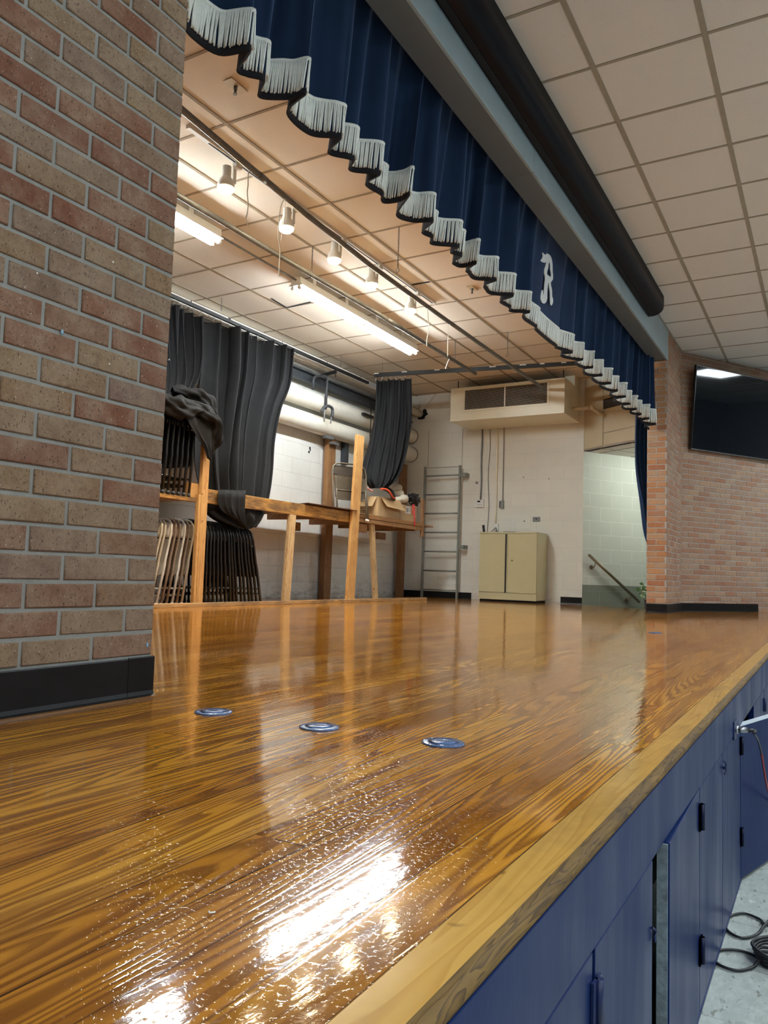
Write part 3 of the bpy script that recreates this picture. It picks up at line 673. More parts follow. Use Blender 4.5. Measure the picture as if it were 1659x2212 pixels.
# emblem on the flat panel
EMO=[V(a) for a in [(-1.9317, 5.6363, 2.8936), (-1.9314, 5.6694, 2.8961), (-1.9309, 5.6986, 2.8996), (-1.9301, 5.719, 2.906), (-1.9286, 5.7256, 2.9173), (-1.9279, 5.7349, 2.9225), (-1.927, 5.763, 2.9296), (-1.9265, 5.7927, 2.9337), (-1.9264, 5.8205, 2.9339), (-1.9273, 5.8436, 2.9273), (-1.9291, 5.8698, 2.914), (-1.9326, 5.8928, 2.8866), (-1.9359, 5.9059, 2.8606), (-1.9386, 5.917, 2.8388), (-1.9409, 5.9358, 2.8197), (-1.9442, 5.9451, 2.792), (-1.9472, 5.9252, 2.7671), (-1.9494, 5.9045, 2.7483), (-1.9517, 5.9248, 2.7283), (-1.954, 5.9551, 2.7075), (-1.9594, 5.9793, 2.6586), (-1.9605, 6.0053, 2.6489), (-1.9626, 6.0171, 2.6292), (-1.9655, 6.0067, 2.6024), (-1.9674, 5.9846, 2.5849), (-1.9669, 5.9583, 2.5895), (-1.9639, 5.9398, 2.6172), (-1.9577, 5.9177, 2.6744), (-1.9546, 5.8866, 2.7024), (-1.9515, 5.8639, 2.7293), (-1.9514, 5.8516, 2.7301), (-1.954, 5.8487, 2.7075), (-1.9579, 5.8504, 2.6723), (-1.9615, 5.8591, 2.6395), (-1.9649, 5.8725, 2.6081), (-1.968, 5.8619, 2.5791), (-1.9701, 5.8379, 2.5586), (-1.9715, 5.8077, 2.5451), (-1.9721, 5.7632, 2.5397), (-1.9708, 5.7319, 2.5522), (-1.9682, 5.7154, 2.5768), (-1.9655, 5.7174, 2.6026), (-1.9624, 5.7334, 2.6317), (-1.9621, 5.7517, 2.6341), (-1.9643, 5.7669, 2.614), (-1.9651, 5.7891, 2.6062), (-1.9635, 5.7812, 2.6213), (-1.9609, 5.7769, 2.6451), (-1.9562, 5.7698, 2.6881), (-1.9514, 5.7688, 2.7306), (-1.9492, 5.7575, 2.7494), (-1.9471, 5.7322, 2.7681), (-1.9437, 5.7269, 2.7963), (-1.9398, 5.7406, 2.8288), (-1.9363, 5.7464, 2.8573), (-1.9378, 5.7221, 2.8451), (-1.9391, 5.6956, 2.8349), (-1.9404, 5.6466, 2.8244), (-1.9402, 5.6198, 2.8256), (-1.9384, 5.6362, 2.8404), (-1.9363, 5.6481, 2.8572), (-1.9345, 5.6534, 2.8715), (-1.9331, 5.6433, 2.8826)]]; EMI=[V(a) for a in [(-1.9327, 5.8142, 2.886), (-1.9334, 5.8328, 2.8801), (-1.9358, 5.8449, 2.8616), (-1.9385, 5.8544, 2.8395), (-1.9407, 5.8823, 2.8214), (-1.9431, 5.8921, 2.8018), (-1.9451, 5.8832, 2.7846), (-1.9453, 5.8422, 2.7829), (-1.946, 5.8087, 2.7775), (-1.9446, 5.7921, 2.7893), (-1.9423, 5.796, 2.8084), (-1.9397, 5.8067, 2.83), (-1.9361, 5.8023, 2.8588)]]
mb=MB(); mb.prism([(a.x+.010,a.y,a.z) for a in EMO],(.004,0,0),0,[[(a.x+.010,a.y,a.z) for a in EMI]])
o=mb.build('emblem', M_EMB, vt, recalc=True); o['label']='white felt letter R whose top curls into a cat head'

def drape(name, rows, parent, mat, folds=8, amp=.05, nu=90, nv=40, seed=1, th=.006, ampf=None, nrm=None, thing_=None):
    rs=random.Random(seed); L=[V(r[0]) for r in rows]; R=[V(r[1]) for r in rows]
    ph=[rs.uniform(0,6.28) for _ in range(6)]; k2=rs.uniform(1.6,2.1)
    def f(u,v):
        a=catmull(L,v); b=catmull(R,v); p_=a.lerp(b,u); d=(b-a); w=d.length or 1e-3; d/=w
        n=V(d.y,-d.x,0); n=n.normalized() if n.length>1e-4 else V(1,0,0)
        if nrm: n=V(nrm).normalized()
        A=amp*(ampf(v) if ampf else 1)
        uu=u+(.05*noise.noise(V(u*3.1+seed*7,v*.9,seed))+.022*math.sin(5*v+ph[0]))*math.sin(PI*u)
        s_=math.sin(2*PI*folds*uu+ph[1]+.5*math.sin(2.2*v+ph[2]))
        s_=math.copysign(abs(s_)**.75,s_)
        A*=.75+.9*abs(noise.noise(V(u*folds*.8+seed,v*1.5,3.3)))
        o=A*(s_+.38*math.sin(2*PI*folds*k2*uu+ph[3]+2*v)+.25*math.sin(2*PI*2.3*u+3*v+ph[4]))
        lat=A*.62*math.sin(2*PI*folds*uu+ph[1]+1.3)
        return p_+n*o+d*lat
    mb=MB(); mb.grid(f,nu,nv); return mb.build(name, mat, parent, solid=th)
lc=thing('leg_curtain','narrow navy velvet side curtain pulled back behind the far brick pier','curtain',(-1.95,9.8,0))
drape('cloth',[((-2.02,9.62,3.2),(-1.93,10.15,3.2)),((-2.06,9.60,2.4),(-1.93,10.15,2.4)),((-2.055,9.60,1.8),(-1.93,10.1,1.8)),((-1.965,9.60,1.286),(-1.93,9.95,1.25)),((-1.915,9.62,.95),(-1.90,9.75,.92)),((-1.885,9.64,.82),(-1.885,9.72,.80))],lc,M_VELVET,5,.02,60,40,4)

sc=thing('projection_screen_case','long black roll-up projection screen case mounted high on the grey beam','projection screen',(-1.56,3,3.15))
pr=[(-1.637,3.150),(-1.585,3.150),(-1.556,3.155),(-1.525,3.168),(-1.500,3.188),(-1.484,3.215),(-1.478,3.250),(-1.478,3.275)]
pr2=[(-1.478,3.275),(-1.480,3.350),(-1.637,3.350),(-1.637,3.150)]
Y0,Y1=-2.1,8.24
mb=MB(); k0=mb.add([(x,Y0,z) for x,z in pr]); k1=mb.add([(x,Y1,z) for x,z in pr])
for i in range(len(pr)-1): mb.face((k0+i,k0+i+1,k1+i+1,k1+i),0,i>0)
k0=mb.add([(x,Y0,z) for x,z in pr2]); k1=mb.add([(x,Y1,z) for x,z in pr2])
for i in range(len(pr2)-1): mb.face((k0+i,k0+i+1,k1+i+1,k1+i),1 if i==0 else 0)
mb.build('case',[M_SCREEN,M_SCREENL],sc,recalc=True)
mb=MB(); mb.prism([(x,Y1,z) for x,z in pr+pr2[1:3]],(0,.012,0)); mb.build('end_cap',M_SCREEN,sc,recalc=True)
mb=MB(); mb.box(-1.625,-1.590,Y0,Y1-.05,3.1445,3.152); mb.build('slot',M_VOID,sc)

# television on the splayed brick wall
BL,TL=V((-1.5331, 10.4583, 2.0778)),V((-1.4508, 10.3453, 3.1512))
tv=thing('television','large black flat-screen television hung tilted on the far brick wall','television',tuple(BL))
up=(TL-BL); H=up.length; up.normalize(); tdv=V(TD); nn=tdv.cross(up).normalized()
if nn.dot(TN)<0: nn=-nn
Wd=1.90
c=BL+tdv*Wd/2+up*H/2-nn*.02
mb=MB(); mb.obox(c,tdv*Wd/2,up*H/2,nn*.02); mb.build('body',M_BEZEL,tv,bevel=.004)
mb=MB(); mb.obox(c+nn*.0205,tdv*(Wd/2-.012),up*(H/2-.014),nn*.001); mb.build('screen',M_TVGLASS,tv)
mb=MB(); mb.obox(BL+tdv*Wd/2+up*.006+nn*.002,tdv*Wd/2,up*.006,nn*.003); mb.build('silver_trim',M_SILVER,tv)
cc=V(XP,YH,0)+tdv*(.95)+V(0,0,BL.z+.55); mb=MB(); mb.obox(cc+TN*.05,tdv*.2,V(0,0,.2),TN*.05); mb.build('wall_mount',M_BLKPL,tv)

# ================================================================ LIGHTS OF THE STAGE AND HALL
def fluorescent(y0, y1, label, tail=0):
    X=-4.48; t=thing('fluorescent_light',label,'light',(X,(y0+y1)/2,3.2),'ceiling strip lights over the stage')
    mb=MB(); mb.box(X-.055,X+.055,y0,y1,3.150,3.205); mb.prism([(X-.055,y0,3.15),(X+.055,y0,3.15),(X+.085,y0,3.126),(X+.082,y0,3.122),(X+.03,y0,3.122),(X-.03,y0,3.122),(X-.082,y0,3.122),(X-.085,y0,3.126)],(0,y1-y0,0)); mb.build('housing',M_WHITE,t,recalc=True)
    for s_ in (-1,1):
        mb=MB(); mb.cyl((X+s_*.040,y0+.02,3.100),(X+s_*.040,y1-.02,3.100),.0165,10); mb.build('tube',M_TUBE,t)
        for y in (y0+.008,y1-.008):
            mb=MB(); mb.cyl((X+s_*.040,y-.012,3.100),(X+s_*.040,y+.012,3.100),.018,10); mb.box(X+s_*.04-.012,X+s_*.04+.012,y-.006,y+.006,3.10,3.15); mb.build('socket',M_WHITE,t)
    for y in (lerp(y0,y1,.22),lerp(y0,y1,.72)):
        mb=MB(); mb.box(X+.03,X+.034,y-.028,y+.028,3.20,SCZ); mb.box(X-.03,X+.034,y-.028,y+.028,3.203,3.206); mb.build('bracket',M_WHITE,t)
    return t
fluorescent(3.52,4.735,'white twin-tube strip light whose near end is hidden by the brick wall')
fluorescent(5.86,7.06,'white twin-tube strip light above the middle of the stage, left one of the joined pair')
fluorescent(7.09,8.32,'white twin-tube strip light above the stage, far one of the joined pair')
mb=MB(); mb.tube([(-4.48,4.735,3.18),(-4.48,5.86,3.18)],.009,8); mb.tube([(-4.42,2.0,3.275),(-4.42,5.9,3.275)],.008,8)
tag(mb.build('conduit_pipe',M_STEEL),'thin steel conduit running between the strip lights under the ceiling','pipe')

RX=-3.665
tr=thing('lighting_track','cream lighting track on the stage ceiling carrying five floodlights','track',(RX,5.4,3.27))
mb=MB(); mb.box(RX-.018,RX+.018,3.55,7.25,3.262,SCZ); mb.build('rail',M_WHITE,tr)
mb=MB(); mb.box(RX-.019,RX-.0175,3.75,7.2,3.266,3.278); mb.box(RX-.006,RX+.006,3.75,7.2,3.2605,3.263); mb.build('slot',M_VOID,tr)
SPY=[3.99,4.70,5.385,6.02,6.80]
SPL=['first floodlight on the ceiling track, nearest the brick wall, glowing warm','second floodlight on the ceiling track, behind a dangling white string','third and middle floodlight on the ceiling track','fourth floodlight along the ceiling track, next to the hanging chain','fifth floodlight, at the far end of the ceiling track']
spot0=None
for k,y in enumerate(SPY):
    if spot0 is None:
        x=RX-.045
        s0_=thing('track_floodlight',SPL[0],'light',(x,y,3.26),'floodlights on the ceiling track')
        mb=MB(); mb.box(RX-.020,RX+.020,y+.03,y+.09,3.225,3.262); mb.build('adapter',M_WHITE,s0_,bevel=.003)
        mb=MB(); mb.box(RX-.03,RX-.02,y+.045,y+.075,3.12,3.24); mb.box(x-.01,RX-.02,y+.045,y+.075,3.12,3.13); mb.build('arm',M_WHITE,s0_)
        mb=MB(); P=[(x,y,3.225),(x,y,3.222),(x,y,3.145),(x,y,3.135),(x,y,3.118),(x,y,3.095),(x,y,3.062)]
        mb.tube(P,[.020,.033,.034,.040,.052,.060,.0615],24); mb.build('lamp_body',M_WHITE,s0_)
        mb=MB(); mb.tube([(x,y,3.0625),(x,y,3.045),(x,y,3.034),(x,y,3.030)],[.057,.055,.042,.02],24); mb.build('bulb',M_BULB,s0_)
        ld=bpy.data.lights.new('floodlight_beam','SPOT'); ld.energy=SPOTW; ld.color=(1.0,.80,.53); ld.spot_size=math.radians(135); ld.spot_blend=.8; ld.shadow_soft_size=.05
        lo=bpy.data.objects.new('beam',ld); COL.objects.link(lo); lo.parent=s0_; lo.location=(0,0,3.02-3.26)
        spot0=s0_
    else:
        c=copy_tree(spot0); c.location=(RX-.045,y,3.26); c['label']=SPL[k]
# hall troffers, all outside the frame on the hall ceiling
tg='recessed light panels of the hall ceiling'
tro=None
for k,(x,y) in enumerate([(1.45,-3.4),(1.45,.4),(1.45,4.1),(1.45,7.8),(1.45,11.45),(5.6,-3.4),(5.6,.4),(5.6,4.1),(5.6,7.8)]):
    if tro is None:
        tro=thing('hall_light_panel','flat white light panel set in the hall ceiling, outside the picture','light',(x,y,HC),tg)
        mb=MB(); mb.box(x-.60,x+.60,y-.30,y+.30,HC-.004,HC+.004); mb.build('diffuser',M_TROF,tro)
        mb=MB()
        for a in (-1,1): mb.box(x-.62,x+.62,y+a*.305-.012,y+a*.305+.012,HC-.010,HC+.004); mb.box(x+a*.61-.012,x+a*.61+.012,y-.31,y+.31,HC-.010,HC+.004)
        mb.build('frame',M_WHITE,tro)
    else:
        c=copy_tree(tro); c.location=(x,y,HC)
c=s0+SD*1.25+nd*1.05
st=thing('stairwell_light','strip light on the low stairwell ceiling, hidden behind the far pier','light',(c.x,c.y,2.2))
mb=MB(); mb.obox(c+V(0,0,2.203),SD*.55,nd*.06,V(0,0,.015)); mb.build('housing',M_WHITE,st)
mb=MB(); mb.cyl(c-SD*.5+V(0,0,2.165),c+SD*.5+V(0,0,2.165),.02,10); mb.build('tube',M_TUBE2,st)

# ================================================================ STAGE CEILING GEAR
for nm,lab,pts in (('curtain_pole','long grey steel pole hanging under the stage ceiling beside the lighting track',[(-3.16,-1.5,3.0),(-3.226,3.045,3.0),(-3.291,3.79,3.0),(-3.348,4.461,3.0),(-3.405,5.493,3.0),(-3.425,6.915,3.0),(-3.44,10.2,3.0)]),
                   ('curtain_pole','grey steel pole hanging above the strip lights, its far end free',[(-4.02,-1.5,3.0),(-4.0,5,3.0),(-3.975,6.5,3.0),(-3.995,9.15,3.0)])):
    t=thing(nm,lab,'pole',pts[0],'steel poles under the stage ceiling')
    mb=MB(); mb.tube(pts,.0215,12); mb.build('pipe',M_STEEL,t)
    mb=MB(); y=4.3
    a=V(pts[2]).lerp(V(pts[3]),.1); b=V(pts[2]).lerp(V(pts[3]),.22); mb.cyl(a,b,.0245,12); mb.build('coupling',M_STEEL,t)
def chain(x,y,z0,z1,label,hook=True):
    t=thing('hanging_chain',label,'chain',(x,y,z0),'chains hanging from the stage ceiling')
    mb=MB(); n=max(2,int((z0-z1)/.028))
    for i in range(n):
        c=V(x,y,z0-(i+.5)*(z0-z1)/n); a=V(1,0,0) if i%2 else V(0,1,0)
        mb.tube([c+a*.006*math.cos(2*PI*k/8)+V(0,0,.018)*math.sin(2*PI*k/8) for k in range(8)],.0022,5,closed=True)
    mb.build('links',M_CHAIN,t)
    if hook:
        mb=MB(); c=V(x,y,z1); mb.tube(spline([c+V(0,0,0),c+V(.012,.005,-.02),c+V(-.008,0,-.04),c+V(-.018,0,-.02),c+V(-.01,0,-.005)],12),.003,6); mb.build('hook',M_CHAIN,t)
    return t
chain(-3.135,5.498,SCZ,2.93,'thin chain hanging beside the fourth floodlight and the long pole')
chain(-4.02,5.485,SCZ,3.06,'short chain with an S-hook holding the pole above the strip lights')
chain(-3.317,8.533,SCZ,3.03,'chain with a ring near the far part of the long pole')
chain(-4.03,8.585,SCZ,3.04,'chain with a hook at the far end of the shorter pole')
chain(-5.70,6.153,SCZ,3.14,'short chain holding the rear curtain track above the charcoal curtain',False)
chain(-5.72,8.555,SCZ,3.14,'short chain holding the rear curtain track near its far end',False)
chain(-5.385,9.10,SCZ,3.13,'short chain holding the crosswise curtain track above the gathered curtain',False)
def string(pts,label,r=.0028):
    mb=MB(); mb.tube(spline(pts,24),r,6); return tag(mb.build('dangling_string',M_STRING),label,'string','white strings tied to the long pole')
string([(-3.29, 3.7904, 2.9871),(-3.29, 3.7449, 2.9619),(-3.29, 3.7465, 2.8739),(-3.29, 3.7408, 2.8238),(-3.29, 3.7553, 2.7514),(-3.29, 3.751, 2.6801),(-3.29, 3.7401, 2.6377),(-3.29, 3.7757, 2.596)],'single knotted white string dangling from the near end of the long pole',.0036)
string([(-3.325, 4.1788, 2.9886),(-3.325, 4.1413, 2.914),(-3.325, 4.1276, 2.8069),(-3.325, 4.1254, 2.6883),(-3.325, 4.1528, 2.5985),(-3.325, 4.1507, 2.4035)],'long looped white string dangling in front of the second floodlight',.0034)
string([(-3.325, 4.1788, 2.9886),(-3.325, 4.1892, 2.9182),(-3.325, 4.1856, 2.8146),(-3.325, 4.1585, 2.6681)],'short strand of white string beside the second floodlight')
string([(-3.4217, 6.6149, 3.0),(-3.4023, 6.6051, 2.863),(-3.4023, 6.6208, 2.7743),(-3.4023, 6.5882, 2.6484),(-3.4023, 6.5919, 2.5892)],'white string dangling past the end of the lighting track',.004)
string([(-3.4269, 7.153, 3.0),(-3.4075, 7.0762, 2.8363),(-3.4075, 7.0784, 2.6162)],'white string looped over the far half of the long pole')
string([(-3.9848, 8.3307, 2.99),(-3.9848, 8.2698, 2.9112),(-3.9848, 8.2227, 2.831)],'short white string end hanging at the tip of the shorter pole',.004)
for k,(x,y,lab) in enumerate([(-3.106,3.38,'fire sprinkler head on a rectangular plate, nearest the valance'),(-3.135,7.045,'fire sprinkler head on a small plate in the far part of the stage ceiling')]):
    t=thing('sprinkler_head',lab,'sprinkler',(x,y,SCZ),'sprinklers in the stage ceiling')
    mb=MB(); mb.box(x-.035,x+.035,y-.075,y+.075,SCZ-.006,SCZ-.001); mb.build('plate',M_BEIGEPANEL,t,bevel=.002)
    mb=MB(); mb.cyl((x,y,SCZ-.005),(x,y,SCZ-.03),.012,12); mb.cyl((x,y,SCZ-.03),(x,y,SCZ-.052),.008,10); mb.cyl((x,y,SCZ-.052),(x,y,SCZ-.056),.014,12); mb.build('nozzle',M_STEEL,t)

# curtain tracks
def track(name,a,b,label,hookpts,strip=True):
    a,b=V(a),V(b); d=(b-a).normalized(); sd=V(d.y,-d.x,0)
    t=thing(name,label,'curtain track',tuple(a))
    mb=MB(); mb.bar(a,b,.036,.05); mb.build('rail',M_TRACKB,t)
    mb=MB(); L=(b-a).length; x=0; rs=random.Random(5)
    while x<L:
        l=rs.uniform(.35,1.1) if strip==1 else rs.uniform(.03,.09); e=min(x+l,L)
        mb=MB(); mb.bar(a+d*x+sd*.0185+V(0,0,.016),a+d*e+sd*.0185+V(0,0,.016),.002,.014); mb.build('label_strip',M_TRACKW,t); x=e+(rs.uniform(.01,.05) if strip==1 else rs.uniform(.15,.4))
    for h in hookpts:
        h=V(h); mb=MB(); mb.tube([h+V(0,.007*math.cos(2*PI*k/8),.010+.012*math.sin(2*PI*k/8)) for k in range(8)],.0022,5,closed=True)
        mb.tube(spline([h+V(0,0,0),h+V(.004,0,-.018),h+V(-.004,.003,-.034),h+V(0,0,-.05)],8),.0024,5); mb.build('hook',M_HOOK,t)
    return t
hp=[(-5.735,lerp(5.06,5.88,i/15),3.045) for i in range(16)]+[(-5.735,lerp(5.95,7.70,(i+.5)/17+.01*math.sin(i*5)),3.045) for i in range(17)]
track('rear_curtain_track',(-5.735,-1.5,3.09),(-5.735,9.3,3.09),'black rear curtain track with a white strip, running along the rear wall',hp,1)
ca,cb=V(-5.46,9.02,3.10),V(-2.70,9.54,3.10); cd_=(cb-ca).normalized()
hp=[tuple(ca+cd_*(.02+.44*(i/13)+.008*math.sin(i*4))-V(0,0,.045)) for i in range(14)]
track('cross_curtain_track',tuple(ca),tuple(cb),'black crosswise curtain track in front of the air handler',hp,2)

# charcoal curtains
c2=thing('charcoal_curtain','wide charcoal curtain gathered down behind the shelf beam, right of the first post','curtain',(-5.72, 6.6686, 3.0167),'charcoal curtains of the stage')
drape('cloth',[((-5.72, 5.9711, 2.9922),(-5.72, 7.4942, 3.0673)),((-5.66, 5.9267, 2.521),(-5.64, 7.3538, 2.6018)),((-5.56, 5.8296, 2.0955),(-5.56, 7.0847, 2.2281)),((-5.43, 5.7039, 1.7265),(-5.43, 6.8254, 1.8202)),((-5.3, 5.5904, 1.3764),(-5.3, 6.6449, 1.448)),((-5.24, 5.5753, 1.1447),(-5.22, 6.5137, 1.1914)),((-5.2, 5.5823, 0.9865),(-5.2, 6.4235, 1.003)),((-5.2, 5.6557, 0.871),(-5.2, 6.3476, 0.8788)),((-5.22, 5.8846, 0.7969),(-5.22, 6.265, 0.7902))],c2,M_BLACKCUR,7,.078,190,70,11,ampf=lambda v:1-.35*v)
drape('swag',[((-5.12, 5.6549, 1.1142),(-5.12, 6.0319, 1.1463)),((-5.0, 5.5109, 1.0775),(-5.0, 5.8792, 1.0897)),((-4.985, 5.4889, 0.9736),(-4.985, 5.8568, 0.9586)),((-4.985, 5.546, 0.8952),(-4.985, 5.8551, 0.8853)),((-4.99, 5.7067, 0.8462),(-4.99, 5.8599, 0.8034))],c2,M_BLACKCUR,4,.010,50,30,3)
drape('wrapped_fold',[((-5.1, 5.4435, 0.8878),(-5.1, 6.2181, 0.9737)),((-5.06, 5.5576, 0.8173),(-5.06, 6.2179, 0.9157)),((-5.06, 5.7589, 0.7692),(-5.06, 6.1506, 0.8153)),((-5.08, 5.9206, 0.7527),(-5.08, 6.0619, 0.7621))],c2,M_BLACKCUR,3,.022,50,30,8)
c1=thing('charcoal_curtain','charcoal curtain next to the brick wall, knotted up above the hanging chairs','curtain',(-5.72, 5.6431, 2.989),'charcoal curtains of the stage')
drape('cloth',[((-5.72, 5.0274, 2.9844),(-5.72, 5.8948, 2.9787)),((-5.6, 4.9749, 2.446),(-5.6, 5.8065, 2.5321)),((-5.42, 4.8715, 2.1351),(-5.45, 5.616, 2.2282)),((-5.22, 4.7686, 1.9),(-5.28, 5.3396, 2.0106)),((-5.1, 4.7338, 1.7866),(-5.15, 5.1724, 1.8834))],c1,M_BLACKCUR,7,.06,140,50,21,ampf=lambda v:1-.4*v)
def knot(name, pts, rad, seed, mat, parent):
    mb=MB(); P=spline(pts,46); rs=random.Random(seed); ph=[rs.uniform(0,6.28) for _ in range(5)]; N=28; rings=[]; prev=None
    for i,q in enumerate(P):
        t=(P[min(i+1,46)]-P[max(i-1,0)]).normalized(); ref=V(0,0,1); nx=t.cross(ref).normalized() if prev is None else (prev-t*prev.dot(t)).normalized(); prev=nx; ny=t.cross(nx)
        v=i/46; env=math.sin(PI*min(max(v*.96+.02,0),1))**.45
        row=[]
        for k in range(N):
            a=2*PI*k/N
            r=rad*env*(1+.20*math.sin(3*a+9*v+ph[0])+.14*math.sin(7*a-14*v+ph[1])+.10*math.sin(24*v+2*a+ph[2])+.07*math.sin(11*a+20*v+ph[3]))
            row.append(q+(nx*math.cos(a)+ny*math.sin(a))*r)
        rings.append(mb.add(row))
    for i in range(46):
        for k in range(N): mb.face((rings[i]+k,rings[i]+(k+1)%N,rings[i+1]+(k+1)%N,rings[i+1]+k),0,True)
    return mb.build(name, mat, parent)
knot('knot',[(-5.0, 4.5691, 1.8153),(-4.96, 4.6817, 1.7638),(-4.95, 4.8642, 1.7436),(-4.97, 5.054, 1.7711),(-5.0, 5.2306, 1.8309)],.085,1,M_BLACKCUR,c1)
knot('knot',[(-5.08, 4.907, 1.9308),(-5.06, 5.0476, 1.9264),(-5.05, 5.229, 1.9131),(-5.03, 5.3554, 1.8368),(-5.03, 5.4094, 1.7012)],.075,2,M_BLACKCUR,c1)
knot('knot',[(-5.0, 5.0229, 1.8222),(-4.96, 5.1438, 1.7756),(-4.95, 5.2764, 1.7275),(-4.97, 5.3502, 1.6117),(-5.0, 5.3476, 1.4949),(-5.02, 5.3331, 1.3933)],.075,5,M_BLACKCUR,c1)
drape('loose_corner',[((-4.93, 4.9076, 1.7176),(-4.95, 5.3472, 1.6973)),((-4.9, 4.9763, 1.604),(-4.95, 5.3596, 1.612)),((-4.9, 5.0756, 1.517),(-4.93, 5.314, 1.5073)),((-4.9, 5.151, 1.4577),(-4.92, 5.2834, 1.437)),((-4.9, 5.2191, 1.3492),(-4.91, 5.2612, 1.3387))],c1,M_BLACKCUR,2,.010,40,26,6)
c3=thing('charcoal_curtain','charcoal curtain gathered at the end of the cross track, swept down onto the boxes','curtain',(-5.3, 9.2761, 3.0673),'charcoal curtains of the stage')
drape('cloth',[((-5.435,9.05,3.028),(-4.955,9.14,3.03)),((-5.4, 8.9453, 2.4947),(-5.02, 9.2591, 2.4949)),((-5.34, 8.7383, 2.0723),(-5.06, 9.248, 2.1392)),((-5.28, 8.5282, 1.7894),(-5.08, 9.1949, 1.8746)),((-5.22, 8.4071, 1.6189),(-5.08, 9.0762, 1.6802)),((-5.18, 8.4286, 1.5178),(-5.08, 8.9301, 1.5618)),((-5.16, 8.516, 1.4489),(-5.1, 8.7955, 1.4847))],c3,M_BLACKCUR,6,.045,150,60,31,ampf=lambda v:1-.4*v)

# ================================================================ REAR WALL SERVICES
for lab,z,r in (('upper fat white-jacketed pipe along the rear stage wall',2.615,.115),('lower fat white-jacketed pipe along the rear stage wall',2.315,.12)):
    t=thing('insulated_pipe',lab,'pipe',(-5.95,4,z),'fat white pipes on the rear wall')
    mb=MB(); mb.tube([(-5.95,-1.5,z),(-5.95,4,z),(-5.95,8,z),(-5.95,YW-.002,z)],r,28,caps=False); mb.build('jacket',M_PIPEW,t)
    mb=MB(); mb.tube([(-5.95,YW-.012,z),(-5.95,YW-.002,z)],r+.008,28); mb.build('wall_collar',simple('collar_dark',(.10,.09,.08),.7),t)
    for y in (5.2,7.6,9.9):
        mb=MB(); mb.tube([(-5.95,y,z),(-5.95,y+.05,z)],r+.003,28,caps=False); mb.build('band',M_PIPEW,t)
t=thing('stub_pipe','short white pipe disappearing into a ragged dark hole in the far wall','pipe',(-5.80,10.4,3.0))
mb=MB(); mb.cyl((-5.90,9.9,3.02),(-5.80,YW-.02,2.985),.062,18); mb.build('jacket',M_PIPEW,t)
mb=MB(); rs=random.Random(4); P=[]
for k in range(22):
    a=2*PI*k/22; r=.088*(1+rs.uniform(-.22,.3)); P.append((-5.775+r*1.25*math.cos(a),YW-.018,2.995+r*math.sin(a)))
mb.prism(P,(0,.016,0)); mb.build('foam_collar',M_VOID,t,recalc=True)
t=thing('steel_beam','dark blue-grey steel beam running along the top of the rear wall','beam',(-6,5,2.9))
mb=MB(); mb.box(-6.03,-5.93,-1.5,YW-.01,2.965,2.983); mb.box(-6.03,-5.93,-1.5,YW-.01,2.843,2.861); mb.box(-6.0,-5.985,-1.5,YW-.01,2.86,2.966); mb.build('flanges',M_STEELB,t)
mb=MB(); mb.box(XB+.002,-5.80,-1.5,YW-.005,3.062,3.078,0)
for i in range(4): mb.box(-5.85-.05*i,-5.845-.05*i,-1.5,YW-.005,3.058,3.063,1)
struct(mb.build('trim_6',[M_WHITE,M_GRID_S]))
mb=MB(); mb.prism([(-5.80,YW-.01,SCZ-.005),(-5.52,YW-.01,SCZ-.005),(-5.80,YW-.01,2.98)],(0,-.02,0)); struct(mb.build('trim_7',M_WHITE,recalc=True))
t=thing('pipe_hanger_frame','black foam-covered bent pipe frame hooked over the white pipes','pipe',(-5.72, 8.1001, 2.721))
mb=MB(); mb.tube([(-5.815, 8.079, 2.7128),(-5.815, 8.0604, 2.8313),(-5.815, 8.0785, 2.8725),(-5.815, 8.129, 2.9032),(-5.815, 8.308, 2.9525),(-5.815, 8.3626, 2.9531),(-5.815, 8.3869, 2.921),(-5.815, 8.3779, 2.7296),(-5.815, 8.3706, 2.5144)],.019,10); mb.build('frame',M_BLKPIPE,t)
mb=MB(); mb.tube(spline([(-5.74, 8.17, 2.4309),(-5.72, 8.2004, 2.497),(-5.7, 8.2767, 2.5295),(-5.7, 8.366, 2.5043),(-5.7, 8.3623, 2.3977)],24),.020,10); mb.build('hook',M_BLKPIPE,t)
mb=MB(); mb.tube([(-5.72, 8.2131, 2.4687),(-5.72, 8.2133, 2.3088)],.009,8); mb.tube([(-5.7, 8.351, 2.4017),(-5.7, 8.3356, 2.3056)],.009,8); mb.build('rod',M_STEEL,t)
t=thing('hanger_bracket','black flat bar bracket sticking out under the rear curtain track','bracket',(-5.9,8.48,3.03))
mb=MB(); mb.bar((-6.05,8.50,3.01),(-5.71,8.44,3.035),.03,.035); mb.cyl((-5.72,8.44,3.02),(-5.72,8.44,2.96),.006,8); mb.build('bar',M_TRACKB,t)
t=thing('angle_bracket','dark steel angle bracket under the lower white pipe, beside the tall post','bracket',(-5.95, 9.2634, 2.1916))
mb=MB(); a=V((-5.97, 9.1668, 2.2574)); mb.box(-6.07,-5.93,a.y,a.y+.30,a.z-.03,a.z+.01); mb.box(-6.07,-6.0,a.y,a.y+.10,a.z-.36,a.z); mb.build('angle',M_STEELB,t)
mb=MB(); mb.cyl((-5.80,a.y+.35,a.z+.05),(-5.80,a.y+.35,a.z+.62),.007,8); mb.box(-5.95,-5.79,a.y+.15,a.y+.42,a.z+.36,a.z+.40); mb.build('hanger_rod',M_TRACKB,t)
mb=MB(); a=V((-6.08, 8.4179, 1.9858))
for dy,dz,r in ((.0,.025,.018),(.006,.0,.013),(-.012,-.03,.017)):
    mb.tube([(XB+.001,a.y+dy*1.5,a.z+dz),(XB+.005,a.y+dy*1.5,a.z+dz)],r,12)
tag(mb.build('wall_hole',M_VOID),'small black peanut-shaped hole in the white rear wall','hole')

